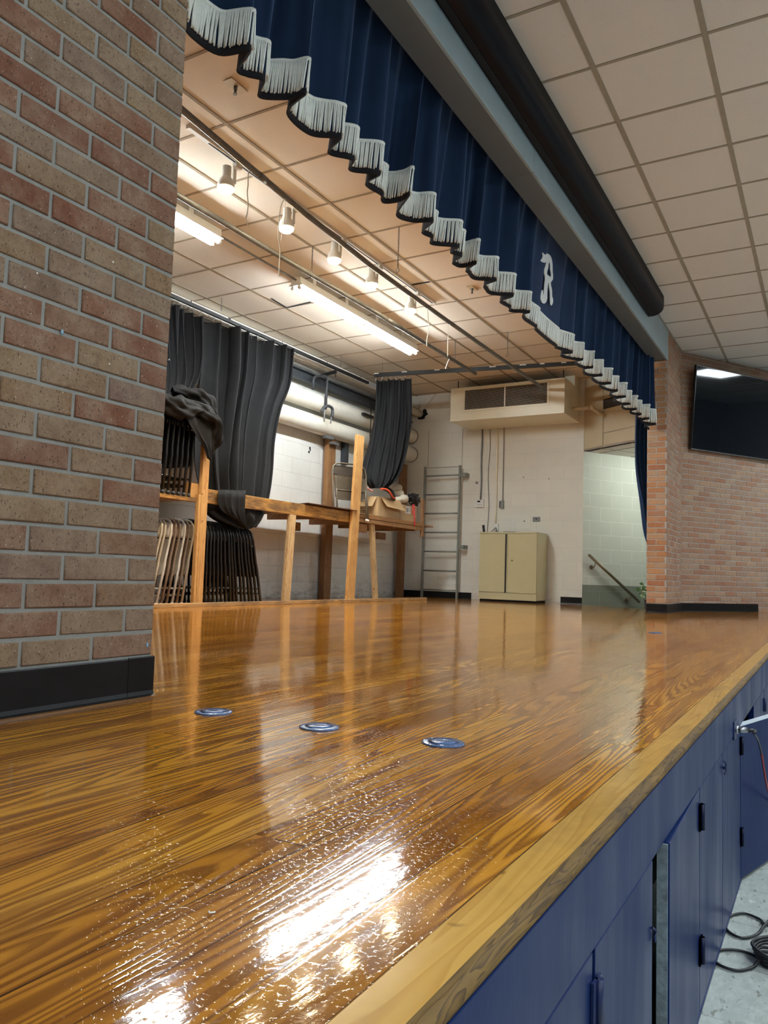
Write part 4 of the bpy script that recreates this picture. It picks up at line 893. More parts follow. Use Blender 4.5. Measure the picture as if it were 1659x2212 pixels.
# ================================================================ STORAGE SHELF
sh=thing('storage_shelf','long rough timber storage shelf on posts along the rear stage wall','shelf',(-5.3,7.5,0))
def post(x0,x1,ya,yb,z0,z1,mat,lean=0,name='post'):
    mb=MB(); mb.obox(((x0+x1)/2,(ya+yb)/2+lean/2,(z0+z1)/2),((x1-x0)/2,0,0),(0,(yb-ya)/2,0),(0,lean/2,(z1-z0)/2)); return mb.build(name,mat,sh,bevel=.003)
post(-5.015,-4.975,5.235,5.320,0,1.5445,M_POST)
post(-5.018,-4.978,5.205,5.234,0,1.02,M_POST,name='cleat')
post(-5.065,-5.025,6.60,6.71,0,.955,M_POSTP,.05)
post(-5.015,-4.975,7.77,7.93,0,2.0365,M_POST,.10)
post(-5.10,-5.06,8.56,8.65,0,.99,M_POSTP,-.16)
y0=8.7036; y1=8.8724
post(-6.04,-5.96,y0,y1,0,2.1887,M_POSTD)
y0=10.7725; post(-6.0,-5.92,y0,y0+.14,0,2.1208,M_POSTD)
post(-5.065,-5.03,9.765,9.82,.89,1.43,M_POSTD,name='end_board')
post(-5.6,-5.065,9.78,9.81,1.40,1.43,M_POSTD,name='end_board')
mb=MB(); mb.box(-5.07,-5.03,5.16,8.06,.957,1.088); mb.build('front_beam',M_BEAM,sh,bevel=.004)
mb=MB(); mb.box(-5.068,-5.031,8.065,9.76,1.035,1.092); mb.build('front_beam',M_BEAMD,sh,bevel=.004)
mb=MB(); mb.box(-5.075,-5.036,8.065,9.76,.978,1.033); mb.build('front_beam',M_BEAMD,sh,bevel=.004)
mb=MB(); mb.box(-5.075,-5.0,3.7,5.2,.950,.985); mb.build('front_beam',M_BEAM,sh,bevel=.003)
mb=MB(); mb.box(-5.06,-5.02,5.10,5.24,.99,1.12); mb.build('cleat',M_POST,sh)
mb=MB()
for i in range(5): mb.box(-5.072-.175*i-.16,-5.072-.175*i,6.62,10.2,1.052,1.074)
mb.build('deck',M_BEAMD,sh)
mb=MB()
for i in range(4): mb.box(-5.08-.21*i-.17,-5.08-.21*i,3.7,5.2,.960,.983)
mb.build('deck',M_BEAMD,sh)
for y in (6.66,7.42,8.3,9.0,9.6):
    mb=MB(); mb.box(-5.96,-5.075,y,y+.04,.965,1.05); mb.build('joist',M_BEAMD,sh)
for x,y in ((-5.9,7.75),(-5.88,9.9),(-5.12,8.10)):
    mb=MB(); mb.box(x,x+.05,y,y+.22,.86,.965); mb.build('cleat',M_BEAMD,sh)
for y in (4.0,4.6): 
    mb=MB(); mb.box(-5.96,-5.08,y,y+.09,.87,.955); mb.build('joist',M_BEAMD,sh)
mb=MB(); mb.box(-4.975,-4.93,3.0,9.78,0,.036); struct(mb.build('trim_8',M_CURB,bevel=.003))
mb=MB(); mb.prism([(-5.19,6.97,1.098),(-4.97,6.90,1.10),(-4.955,7.90,1.10),(-5.25,8.10,1.098)],(0,0,.006)); tag(mb.build('loose_board',M_HARDB,recalc=True),'thin dark brown hardboard sheet lying on the shelf, jutting over the beam','board')
t=thing('bar_clamp','metal bar clamp fixed to the top of the dark rear post','clamp',(-5.93, 8.6624, 2.1894))
a=V((-5.93, 8.5853, 2.1635)); mb=MB(); mb.bar(a,V((-5.9, 9.1759, 2.3217)),.008,.012); mb.build('bar',M_STEEL,t)
mb=MB(); mb.box(a.x-.03,a.x+.03,a.y-.06,a.y+.14,a.z+.0,a.z+.05); mb.box(a.x-.01,a.x+.04,a.y+.10,a.y+.26,a.z-.06,a.z-.03); mb.build('jaw',M_STEEL,t)

# ---- folding chairs
def folding_chair(name,label,mat,foot,group,seatmat=None,backmat=None):
    t=thing(name,label,'chair',(0,0,0),group)
    H=.80; w=.215; r=.0115
    F=[(w,0,.02),(w,0,.36),(w,-.007,.43),(w,-.007,H-.13),(w*.93,-.007,H-.055),(w*.74,-.007,H-.015),(w*.5,-.007,H),(-w*.5,-.007,H),(-w*.74,-.007,H-.015),(-w*.93,-.007,H-.055),(-w,-.007,H-.13),(-w,-.007,.43),(-w,0,.36),(-w,0,.02)]
    mb=MB(); mb.tube([V(q) for q in F],r,8); mb.build('frame',mat,t)
    mb=MB(); ww=w-.030
    mb.tube([(ww,.024,.0),(ww,.024,.34),(ww,.020,.43)],r*.95,8); mb.tube([(-ww,.024,.0),(-ww,.024,.34),(-ww,.020,.43)],r*.95,8)
    mb.tube([(ww,.024,.10),(-ww,.024,.10)],r*.7,8); mb.tube([(ww,.022,.41),(-ww,.022,.41)],r*.7,8); mb.build('rear_legs',mat,t)
    mb=MB(); mb.tube([(w,0,.16),(-w,0,.16)],r*.7,8); mb.build('cross_brace',mat,t)
    # seat pan, folded up between the frames
    mb=MB(); sw=w-.020
    def rr(a,b,c0,c1,rad,y):
        P=[]
        for cx_,cz_,a0 in ((b-rad,c1-rad,0),(a+rad,c1-rad,90),(a+rad,c0+rad,180),(b-rad,c0+rad,270)):
            for k in range(5):
                q=math.radians(a0+90*k/4); P.append((cx_+rad*math.cos(q),y,cz_+rad*math.sin(q)))
        return P
    mb.prism(rr(-sw,sw,.28,.62,.05,.004),(0,.014,0)); mb.build('seat',mat,t,recalc=True)
    mb=MB(); mb.prism(rr(-sw+.02,sw-.02,.30,.60,.04,.0195),(0,-.003,0)); mb.tube(rr(-sw+.004,sw-.004,.284,.616,.048,.017),.007,6,closed=True); mb.build('seat_rim',seatmat or mat,t,recalc=True)
    mb=MB()
    def bf(u,v): x=lerp(-w+.01,w-.01,u); return (x,-.014-.022*math.sin(PI*u)+.002*math.cos(8*v),lerp(H-.175,H-.03,v)-(.02*abs(2*u-1)**4 if v>.5 else 0))
    mb.grid(bf,16,5); mb.build('backrest',backmat or seatmat or mat,t,solid=.004)
    for sx,yy in ((w,0),(-w,0),(ww,.024),(-ww,.024)):
        mb=MB(); mb.cyl((sx,yy,0),(sx,yy,.03),.0145,10); mb.build('foot',foot,t)
    return t
def place(proto,loc,rz=0,tilt=0,label=None,group=None,first=[None],rx=0):
    o=proto if not proto.get('_used') else copy_tree(proto)
    proto['_used']=1
    if '_used' in o and o is not proto: del o['_used']
    o.location=loc; o.rotation_euler=(tilt,rx,rz)
    if label: o['label']=label
    if group: o['group']=group
    return o
pb=folding_chair('folding_chair','x',M_BLKCHAIR,M_FOOTB,'g')
pt=folding_chair('folding_chair','x',M_TANCHAIR,M_TANCHAIR,'g')
pw=folding_chair('folding_chair','x',M_PALECHAIR,M_PALECHAIR,'g')
pn=folding_chair('folding_chair','x',M_BRNCHAIR,M_BRNCHAIR,'g')
rs=random.Random(2)
G='black folding chairs standing on the floor right of the first post'
for i in range(17):
    y=5.385+.0605*i; tl=-math.radians(max(0,i-2)*1.0)
    # tilt about X: positive tilts the top towards -Y ; base pivot at the feet
    place(pb,(-5.345+rs.uniform(-.012,.012),y+.0,.0),0,-tl+math.radians(rs.uniform(-.3,.3)),'black folding chair standing on the floor, %s to the right of the first post'%ORD[i],G)
G='pale and brown folding chairs standing between the brick wall and the first post'
seq=[pt,pt,pw,pn,pn,pw,pn,pt]
nmz={id(pt):'tan',id(pw):'pale grey',id(pn):'worn brown'}
for i,pr_ in enumerate(seq):
    y=4.765+.0620*i
    place(pr_,(-5.345+rs.uniform(-.015,.015),y,0),0,-math.radians(13.5-i*.55),'%s metal folding chair on the floor, %s one left of the first post'%(nmz[id(pr_)],ORD[7-i]),G)
for i in range(3):
    place(pb,(-5.345,4.53+.062*i,0),0,-math.radians(14),'black folding chair on the floor beside the brick wall, %s left of the tan chairs'%ORD[2-i],'black folding chairs left of the tan ones')
G='black folding chairs on the upper shelf bay'
for i in range(12):
    y=4.40+.064*i
    place(pb,(-5.22,y,.986),0,math.radians(-4+rs.uniform(-.6,.6)),'black folding chair on the upper shelf, %s from the first post'%ORD[11-i],G)
pk=folding_chair('folding_chair','x',M_KHAKI,M_FOOTW,'g',M_KHAKI2,M_SEATB)
pk.location=(-5.075,7.95,.985); pk.rotation_euler=(math.radians(8),0,math.radians(90-27+180)); pk.scale=(1.12,1,.90)
pk['label']='khaki folding chair leaning on the shelf behind the tall light post'; del pk['group']
for q in (pb,pt,pw,pn):
    if '_used' in q: del q['_used']

# ---- boxes and bits on the shelf
def carton(name,label,x0,x1,y0,y1,z0,z1,group,open_=False):
    t=thing(name,label,'box',((x0+x1)/2,(y0+y1)/2,z0),group)
    mb=MB(); mb.box(x0,x1,y0,y1,z0,z1); mb.build('body',M_CARD,t,bevel=.004)
    mb=MB(); mb.box(x1-.0005,x1+.0015,y0+.05,y0+.10,z0+.02,z1-.01); mb.box(x0+.01,x1-.01,(y0+y1)/2-.025,(y0+y1)/2+.025,z1,z1+.0015); mb.build('tape',simple('packing_tape',(.42,.29,.15),.3),t)
    return t
t=carton('cardboard_box','open cardboard box with folded-out flaps, nearest the tan chair',-5.46,-5.10,8.63,9.22,1.076,1.355,'cardboard boxes on the shelf')
mb=MB(); mb.prism([(-5.10,8.68,1.355),(-5.10,9.20,1.355),(-5.02,9.22,1.21),(-5.03,8.74,1.23)],(.004,0,.001)); mb.build('flap',M_CARD,t,recalc=True)
mb=MB(); mb.prism([(-5.44,8.63,1.355),(-5.12,8.63,1.355),(-5.14,8.55,1.22),(-5.42,8.55,1.22)],(0,-.004,.001)); mb.build('flap',M_CARD,t,recalc=True)
t=carton('cardboard_box','closed cardboard box with a white label at the far end of the shelf',-5.50,-5.12,9.26,9.75,1.076,1.315,'cardboard boxes on the shelf')
mb=MB(); mb.box(-5.1215,-5.117,9.43,9.56,1.20,1.30,0)
for k in range(9): mb.box(-5.1168,-5.1162,9.437+.006*k*1.2,9.440+.006*k*1.2,1.215,1.285,1)
mb.box(-5.1168,-5.1162,9.515,9.55,1.24,1.285,1); mb.box(-5.1165,-5.116,9.522,9.543,1.248,1.277,0)
o=mb.build('shipping_label',[M_PAPER,M_INK],t); o['label']='white shipping label with dark print'
def paw(label, a, b, r, sx):
    a,b=V(a),V(b); d=(b-a).normalized(); L=(b-a).length
    t=thing('plush_foot',label,'costume foot',tuple(a),'white plush costume feet')
    mb=MB(); mb.tube([a,a.lerp(b,.3),a.lerp(b,.6),a.lerp(b,.82),a.lerp(b,.95),b],[r*.7,r*.75,r*.8,r*1.1,r*1.0,r*.5],14); mb.build('leg',M_FUR,t)
    s_=d.cross(V(0,0,1)).normalized()
    for k in (-1.4,-.5,.4,1.3):
        q=b-d*.02+V(0,0,1)*(k*r*.5); mb=MB(); mb.sphere(q,r*.33,10,7); mb.build('toe',M_FUR,t)
        mb=MB(); mb.tube([q+d*r*.22,q+d*r*.6],[r*.14,r*.02],7); mb.build('claw',M_INK,t)
    return t
paw('white plush foot with black claws, topmost of the three on the boxes',(-5.3, 9.2463, 1.489),(-5.28, 9.5248, 1.5782),.050,1)
paw('white plush foot with black claws, middle of the three on the boxes',(-5.24, 9.2201, 1.4654),(-5.2, 9.4269, 1.4669),.062,1)
paw('white plush foot with black claws, lowest, over the labelled box',(-5.16, 9.0858, 1.3477),(-5.14, 9.4562, 1.4098),.056,1)
t=thing('striped_garment','black garment with orange-red side stripe slumped over the open box','garment',(-5.1,9.0,1.36))
rowsL=[((-5.14, 8.6935, 1.4866),(-5.14, 8.9124, 1.5239)),((-5.08, 8.6899, 1.4478),(-5.1, 8.997, 1.4696)),((-5.04, 8.769, 1.4186),(-5.08, 9.0172, 1.396)),((-5.04, 8.8469, 1.3652),(-5.08, 9.0339, 1.3348))]
drape('cloth',rowsL,t,M_BLACKCUR,2,.006,30,24,2)
mb=MB(); mb.tube(spline([(-5.05, 8.602, 1.4495),(-5.03, 8.7001, 1.4538),(-5.01, 8.7653, 1.4237),(-5.01, 8.8434, 1.3704),(-5.03, 8.943, 1.3561)],20),.013,8); mb.build('stripe',M_ORANGE,t)
mb=MB(); mb.tube(spline([(-5.08, 8.3042, 1.4289),(-5.08, 8.3623, 1.4117),(-5.08, 8.4321, 1.4015)],10),.012,8); mb.build('stripe',M_PINK,t)
t=thing('plastic_bag','crumpled black plastic bag on top of the labelled box','bag',(-5.15,9.7,1.32))
mb=MB(); cc=V((-5.15, 9.7111, 1.4223)); rs=random.Random(8)
def bagf(u,v):
    a=2*PI*u; b_=PI*v; n_=noise.noise(V(3*math.cos(a)*math.sin(b_),3*math.sin(a)*math.sin(b_),3*math.cos(b_)))
    r=.105*(1+.45*n_); return cc+V(.7*r*math.sin(b_)*math.cos(a),1.25*r*math.sin(b_)*math.sin(a),.75*r*math.cos(b_))
mb.grid(bagf,40,24); mb.build('crumpled_body',M_BAG,t)
string_=[(-5.06, 9.5459, 1.3321),(-5.03, 9.5093, 1.2306),(-5.02, 9.4965, 1.1321),(-5.02, 9.5168, 1.0299)]
mb=MB(); mb.tube(spline(string_,16),.010,6); mb.tube(spline([(-5.06, 9.5182, 1.3295),(-5.04, 9.4709, 1.2599),(-5.03, 9.4708, 1.182)],10),.008,6)
tag(mb.build('red_ribbon',M_RED),'red ribbon hanging from the black bag down over the shelf edge','ribbon')

# ================================================================ FAR WALL
lt=thing('ladder','grey metal ladder standing against the far wall, seven rungs','ladder',(-5.3,10.95,0))
for x,nm in ((-5.615,'rail'),(-5.005,'rail')):
    mb=MB(); mb.obox((x,10.95,1.04),(.012,0,0),(0,.028,0),(0,0,1.04)); mb.build('rail',M_LADDER,lt,bevel=.003)
for i in range(7):
    z=.123+.301*i; mb=MB(); mb.cyl((-5.61,10.95,z),(-5.01,10.95,z),.012,8); mb.build('rung',M_LADDER,lt)
for z in (.80,1.93):
    mb=MB(); mb.box(-4.995,-4.90,10.93,10.96,z-.03,z+.03); mb.box(-4.90,-4.895,10.95,YW,z-.03,z+.03); mb.build('bracket',M_LADDER,lt)
    t=thing('bracket_plate','small white plate behind the ladder bracket %s'%('near its top' if z>1 else 'at mid height'),'plate',(-4.85,YW,z),'white plates beside the ladder')
    mb=MB(); mb.box(-4.895,-4.80,YW-.008,YW-.001,z-.032,z+.032); mb.build('plate',M_WHITE,t)
    mb=MB(); mb.cyl((-4.84,YW-.011,z),(-4.84,YW-.007,z),.006,8); mb.build('screw',M_STEEL,t)

ac=thing('air_handler','large cream air handler box hung high on the far wall above the cabinet','air conditioner',(-4.04,10.7,2.65))
mb=MB(); x0,x1,y0,y1,z0,z1=-4.905,-3.163,10.33,YW-.002,2.65,3.150
mb.prism([(x1,y0,z0),(x1,y1,z0),(x1,y1,z1-.10),(x1,y1-.06,z1-.04),(x1,y0+.35,z1),(x1,y0,z1)],(x0-x1,0,0)); mb.build('body',M_CREAM,ac,bevel=.004,recalc=True)
gx0,gx1,gz0,gz1=-4.668,-3.412,2.808,3.100; gm=(gx0+gx1)/2
mb=MB()
for a,b,c,d in ((gx0-.035,gx1+.035,gz1,gz1+.03),(gx0-.035,gx1+.035,gz0-.03,gz0),(gx0-.035,gx0,gz0,gz1),(gx1,gx1+.035,gz0,gz1)): mb.box(a,b,y0-.010,y0+.002,c,d)
mb.build('grille_frame',M_CREAM,ac,bevel=.002)
mb=MB(); mb.box(gm-.008,gm+.008,y0-.012,y0,gz0,gz1); mb.build('grille_divider',M_WHITE,ac)
for a,b in ((gx0,gm-.008),(gm+.008,gx1)):
    mb=MB(); mb.box(a,b,y0-.001,y0+.0005,gz0,gz1,1)
    for i in range(20):
        z=gz0+(i+.5)*(gz1-gz0)/20; mb.obox(((a+b)/2,y0-.005,z),((b-a)/2,0,0),(0,.005,.0025),(0,-.0006,.0012),0)
    mb.build('grille',[M_GRILLE,M_VOID],ac)
for x in (-4.84,-3.22):
    mb=MB(); mb.cyl((x,10.45,z1-.01),(x,10.45,SCZ),.007,8); mb.build('hanging_rod',M_TRACKB,ac)
mb=MB(); mb.box(-3.30,-3.16,10.80,YW-.01,z1-.05,SCZ); mb.build('duct_collar',M_CREAM,ac)
t=thing('drain_pipe','beige elbow pipe leaving the right side of the air handler','pipe',(-2.8578, 10.62, 2.7617))
mb=MB(); mb.tube([(-3.1899, 10.7, 2.778),(-2.9031, 10.62, 2.7588)],.024,14); mb.tube([(-2.8903, 10.62, 2.7709),(-2.7353, 10.8, 2.6695)],.026,14); mb.build('pipe',M_BEIGEPANEL,t)
mb=MB(); mb.sphere(V((-2.8616, 10.61, 2.76)),.034,14,9); mb.build('elbow',M_BEIGEPANEL,t)
t=thing('bulkhead_vent','dark louvred vent set in the beige bulkhead above the stairs','vent',tuple(b0+bd*.55+V(0,0,2.85)))
u0,u1,v0,v1=.405,.86,2.765,2.915
mb=MB(); mb.obox(b0+bd*(u0+u1)/2+bn*.003+V(0,0,(v0+v1)/2), bd*(u1-u0)/2, bn*.003, V(0,0,(v1-v0)/2)); mb.build('recess',M_VOID,t)
mb=MB()
for i in range(8): mb.obox(b0+bd*(u0+u1)/2+bn*.008+V(0,0,v0+(i+.5)*(v1-v0)/8), bd*(u1-u0)/2, bn*.003, V(0,0,.0028))
mb.build('slats',simple('brown_slats',(.14,.11,.075),.5),t)
mb=MB()
for a,b,c,d in ((u0-.02,u1+.02,v1,v1+.015),(u0-.02,u1+.02,v0-.015,v0),(u0-.02,u0,v0,v1),(u1,u1+.02,v0,v1)): mb.obox(b0+bd*(a+b)/2+bn*.006+V(0,0,(c+d)/2), bd*(b-a)/2, bn*.006, V(0,0,(d-c)/2))
mb.build('frame',M_BEIGEPANEL,t)

cb=thing('storage_cabinet','khaki two-door metal cabinet standing against the far wall','cabinet',(-4.05,10.84,0))
x0,x1,y0,y1,h=-4.50,-3.615,10.60,11.05,1.012
mb=MB(); mb.box(x0,x1,y0+.018,y1,.035,h); mb.box(x0-.002,x1+.002,y0-.004,y1,h-.022,h+.002); mb.build('body',M_CAB,cb,bevel=.003)
mb=MB(); mb.box(x0+.01,x1-.01,y0+.03,y1-.02,0,.036); mb.build('recessed_base',M_VOID,cb)
mb=MB(); mb.box(x0,x1,y0+.002,y0+.02,.030,.128); mb.build('kick_plate',M_CAB,cb,bevel=.002)
xm=(x0+x1)/2-.02
for nm,a,b in (('door',x0+.004,xm-.022),('door',xm+.022,x1-.004)):
    d=MB(); d.box(a,b,y0,y0+.019,.135,h-.026); dd=d.build('door',M_CAB,cb,bevel=.003)
    m2=MB(); 
    e=(b,-1) if b<xm else (a,1)
    m2.box(e[0],e[0]-e[1]*.013,y0-.012,y0+.012,.135,h-.026); m2.build('handle_strip',M_CAB,dd)
    if e[1]==1:
        m3=MB(); m3.cyl((a+.07,y0+.001,.60),(a+.07,y0-.008,.60),.014,16); m3.cyl((a+.07,y0-.008,.60),(a+.07,y0-.010,.60),.006,8); m3.build('lock',simple('brass_lock',(.25,.21,.12),.35,.8),dd)
mb=MB(); mb.box(xm-.013,xm+.013,y0-.013,y0+.004,.135,h-.03); mb.build('handle_recess',M_CABD,cb)
# things on the cabinet
t=thing('cordless_phone','black cordless handset standing on the cabinet top','phone',(-4.5346, 10.8, 1.0477))
a=V((-4.5478, 10.85, 1.0438)); a.z=h+.002
mb=MB(); mb.obox(a+V(0,0,.008),(.028,0,0),(0,.03,0),(0,0,.008)); mb.build('cradle',M_BLKPL,t,bevel=.004)
mb=MB(); mb.obox(a+V(.006,0,.065),(.017,0,.003),(0,.012,0),(-.008,0,.055)); mb.build('handset',M_BLKPL,t,bevel=.004)
t=thing('power_adapter','white plug-in adapter with black cords just above the cabinet','adapter',(-4.4236, 11.079, 1.1083))
a=V((-4.4236, 11.079, 1.1083)); mb=MB(); mb.box(a.x-.035,a.x+.035,YW-.045,YW-.001,a.z-.045,a.z+.06); mb.build('body',M_PLASTIC,t,bevel=.006)
mb=MB(); mb.tube(spline([(a.x,YW-.05,a.z+.0),(a.x-.02,YW-.07,a.z-.03),(a.x-.05,YW-.06,a.z-.05),(a.x-.06,YW-.08,h+.006)],16),.004,6); mb.tube(spline([(a.x+.01,YW-.05,a.z-.0),(a.x+.02,YW-.07,a.z-.03),(a.x+.05,YW-.08,h+.012),(a.x+.12,YW-.1,h+.008)],16),.004,6); mb.build('cord',M_CABLE,t)
t=thing('network_switch','flat dark green box with a thin white wire on the cabinet top','electronic device',(-4.1,10.9,h))
mb=MB(); mb.box(-4.24,-4.06,10.88,11.0,h+.002,h+.026); mb.build('body',simple('dark_green_case',(.03,.06,.055),.4),t,bevel=.003)
a=V((-4.1121, 11.079, 1.2063))
mb=MB(); mb.tube(spline([(-4.07,10.92,h+.015),(-4.0,10.95,h+.02),(a.x-.03,YW-.04,a.z-.07),(a.x,YW-.004,a.z)],20),.0022,5); mb.build('wire',M_PLASTIC,t)
def plate(name,label,cat,px,mat,w,hh,d=.01,grp=None):
    t=thing(name,label,cat,px,grp); mb=MB(); mb.box(px[0]-w/2,px[0]+w/2,YW-d,YW-.0005,px[2]-hh/2,px[2]+hh/2); mb.build('plate',mat,t,bevel=min(.003,d*.3)); return t
a=(-4.7083, 11.079, 1.4841); t=plate('thermostat','white thermostat with a small dark display on the far wall','thermostat',a,M_PLASTIC,.145,.115,.03)
mb=MB(); mb.box(a[0]-.035,a[0]+.015,YW-.032,YW-.029,a[2]+.018,a[2]+.046); mb.build('display',M_BLKPL,t)
for k in range(3): mb=MB(); mb.box(a[0]-.035+.03*k,a[0]-.022+.03*k,YW-.032,YW-.029,a[2]-.025,a[2]-.014); mb.build('button',M_GREYBOX,t)
a=(-4.3333, 11.079, 1.4635); t=plate('outlet_box','small grey surface electrical outlet box under a conduit','outlet',a,M_GREYBOX,.05,.115,.045)
mb=MB(); mb.box(a[0]-.042,a[0]-.026,YW-.04,YW-.001,a[2]-.05,a[2]+.05); mb.build('side_cover',M_BLKPL,t)
a=(-4.0384, 11.079, 1.1989); t=plate('access_plate','large blank cream cover plate above the cabinet','cover plate',a,M_RAWPATCH,.30,.235,.006)
mb=MB(); b=(-3.9801, 11.079, 1.2056); mb.cyl((b[0],YW-.0075,b[2]),(b[0],YW-.005,b[2]),.010,12); mb.build('hole',M_VOID,t)
for dx,dz in ((-.13,.1),(.13,.1),(-.13,-.1),(.13,-.1)): mb=MB(); mb.cyl((a[0]+dx,YW-.0075,a[2]+dz),(a[0]+dx,YW-.005,a[2]+dz),.005,8); mb.build('screw',M_WHITE,t)
a=(-3.7927, 11.079, 1.2323); t=plate('wall_socket','brushed metal socket plate right of the cover plate','wall socket',a,M_GREYBOX,.115,.072,.008)
mb=MB(); mb.cyl((a[0],YW-.011,a[2]+.005),(a[0],YW-.007,a[2]+.005),.011,12); mb.build('socket_hole',M_VOID,t)
a=(-4.7709, 11.079, 1.8125); t=plate('wall_sensor','tiny square grey sensor plate left of the cables','sensor',a,M_GREYBOX,.04,.035,.008)
for k,(x,z) in enumerate(((-4.0074, 11.079, 1.8738)[::2],(-3.6104, 11.079, 1.8394)[::2])):
    mb=MB(); mb.cyl((x,YW-.001,z),(x,YW-.004,z),.008,10); tag(mb.build('wall_hole',M_VOID),'small dark drill hole in the far wall, %s of the two'%('left' if k==0 else 'right'),'hole','drill holes in the far wall')
def wire(name,label,px,top,bot,r,mat,wob=0,cat='cable'):
    a=V(px); P=[(a.x+wob*math.sin(i*1.3),YW-r-.002,lerp(top,bot,i/8)) for i in range(9)]
    mb=MB(); mb.tube(P,r,8); return tag(mb.build(name,mat),label,cat,'cables and conduits under the air handler')
wire('wall_cable','thick black cable running down to the thermostat','' or (-4.6927, 11.079, 2.1231),2.66,1.545,.013,M_GREYBOX,.004)
wire('wall_cable','thin grey cable hanging down behind the cabinet, right of the thermostat',(-4.5687, 11.079, 2.1177),2.66,1.03,.006,simple('grey_wire',(.22,.21,.19),.5),.012)
wire('wall_conduit','cream painted conduit dropping to the white adapter',(-4.4384, 11.079, 2.112),2.66,1.18,.014,M_CREAM,0,'conduit')
wire('wall_conduit','slim painted conduit dropping to the small grey outlet box',(-4.3321, 11.079, 2.1073),2.66,1.50,.009,simple('buff_conduit',(.30,.27,.22),.5),0,'conduit')
# boarded panel behind the ladder
mb=MB(); 
for a,b,c,d in ((-5.64,-5.03,2.075,2.085),(-5.035,-5.027,2.08,2.69),(-5.64,-5.632,2.08,2.69)): mb.box(a,b,YW-.004,YW-.0005,c,d)
struct(mb.build('trim_9',simple('panel_joint',(.30,.27,.22),.7)))

# stair handrail and plant
hr=thing('handrail','brushed bronze handrail sloping down the stairwell wall','handrail',tuple(s0+SD*.5))
rp=lambda u,z,o=.07: s0+SD*u+nd*o+V(0,0,z)
mb=MB(); mb.tube([rp(.06,.715),rp(.50,.415),rp(1.02,.055)],.021,14); mb.build('rail',M_BRONZE,hr)
for u,z in ((.16,.60),(.83,.135)):
    mb=MB(); mb.cyl(rp(u,z-.06,.001),rp(u,z-.06,.012),.032,14); mb.tube(spline([rp(u,z-.06,.01),rp(u,z-.065,.05),rp(u+.01,z-.03,.07),rp(u+.02,z+.02,.07)],10),.009,8); mb.build('bracket',M_BRONZE,hr)
pl=thing('potted_ivy','small variegated ivy plant peeking out behind the far brick pier','plant',(-1.98,10.12,0))
mb=MB(); mb.tube([(-1.98,10.12,0),(-1.98,10.12,.01),(-1.98,10.12,.13),(-1.98,10.12,.135)],[.04,.045,.06,.058],18); mb.build('pot',M_POT,pl)
rs=random.Random(9); lf=MB(); lp=MB(); stm=MB()
for k in range(46):
    a=rs.uniform(2.2,5.2); r=rs.uniform(.03,.19); z=.15+rs.uniform(.0,.19); c=V(-1.98+r*math.cos(a),10.12+r*math.sin(a)*.8,z)
    if k%3==0: stm.tube([(-1.98,10.12,.12),(-1.98+r*.5*math.cos(a),10.12+r*.4*math.sin(a),z+.03),tuple(c)],.0015,5)
    n=V(rs.uniform(-1,1),rs.uniform(-1,-.2),rs.uniform(0,1)).normalized(); t1_=n.cross(V(0,0,1)).normalized(); t2_=n.cross(t1_); s_=rs.uniform(.016,.028)
    P=[c+t1_*s_*math.cos(q)*w_+t2_*s_*math.sin(q)*w_ for q,w_ in [(i*PI/5,(1.0,.62,.85,.62,.9)[i%5]) for i in range(10)]]
    tgt=lp if k%4==0 else lf; b_=tgt.add(P); tgt.face([b_+i for i in range(10)])
lf.build('leaves',M_LEAF,pl,solid=.001); lp.build('pale_leaves',M_LEAFP,pl,solid=.001); stm.build('stems',M_LEAF,pl)

# ================================================================ STAGE FLOOR DETAILS, CABLES
LD=['blue painted metal floor cover nearest the brick wall','blue painted metal floor cover, middle of the three in the foreground','blue painted metal floor cover nearest the stage edge','tiny blue floor cover far off near the brick pier']
for k,(x,y) in enumerate([(-1.325,1.475),(-1.018,1.49),(-.718,1.52),(-1.076,5.72)]):
    t=thing('floor_cover',LD[k],'floor cover',(x,y,0),'round covers in the stage floor')
    mb=MB(); R=.046; mb.tube([(x,y,.0),(x,y,.0025),(x,y,.004),(x,y,.0042),(x,y,.0035),(x,y,.0035)],[R,R,R*.93,R*.72,R*.66,R*.001],36); mb.build('ring',M_DISC,t)
    mb=MB(); mb.tube([(x,y,.0036),(x,y,.0055),(x,y,.006)],[R*.6,R*.55,R*.3],28); mb.build('cap',M_DISC,t)
t=thing('floor_debris','small curled shaving stuck in the varnish','debris',(-0.5575, 0.6293, 0.0))
a=V((-0.5575, 0.6293, 0.0)); mb=MB(); mb.tube(spline([a+V(-.004,.004,.002),a+V(0,0,.003),a+V(.003,.003,.003),a+V(.002,.006,.002)],10),.0009,5); mb.build('shaving',M_STRING,t)
jk=V((-0.285, 2.8883, -0.1275))
t=thing('microphone_cable','black and red cable plugged into the stage front by a silver connector','cable',tuple(jk))
mb=MB(); mb.box(XF,XF+.004,jk.y-.045,jk.y+.03,jk.z-.03,jk.z+.03); mb.build('socket_plate',M_NAVYD,t)
mb=MB(); mb.cyl(jk+V(.002,0,0),jk+V(.012,0,-.001),.013,12); mb.cyl(jk+V(.012,0,-.001),jk+V(.035,.02,-.002),.0095,12); mb.build('connector',M_SILVER,t)
mb=MB(); mb.cyl(jk+V(.035,.02,-.002),jk+V(.062,.04,-.004),.0085,12,r2=.005); mb.build('boot',M_BLKPL,t)
P=[jk+V(.062,.04,-.004),V((-0.215, 2.7327, -0.1059)),V((-0.213, 2.8819, -0.1549)),V((-0.211, 2.987, -0.2157))]
mb=MB(); mb.tube(spline(P,16),.0032,8); mb.build('black_section',M_CABLE,t)
P=[V((-0.211, 2.987, -0.2157)),V((-0.21, 3.0724, -0.282)),V((-0.208, 3.1701, -0.3582)),V((-0.206, 3.4275, -0.4921))]
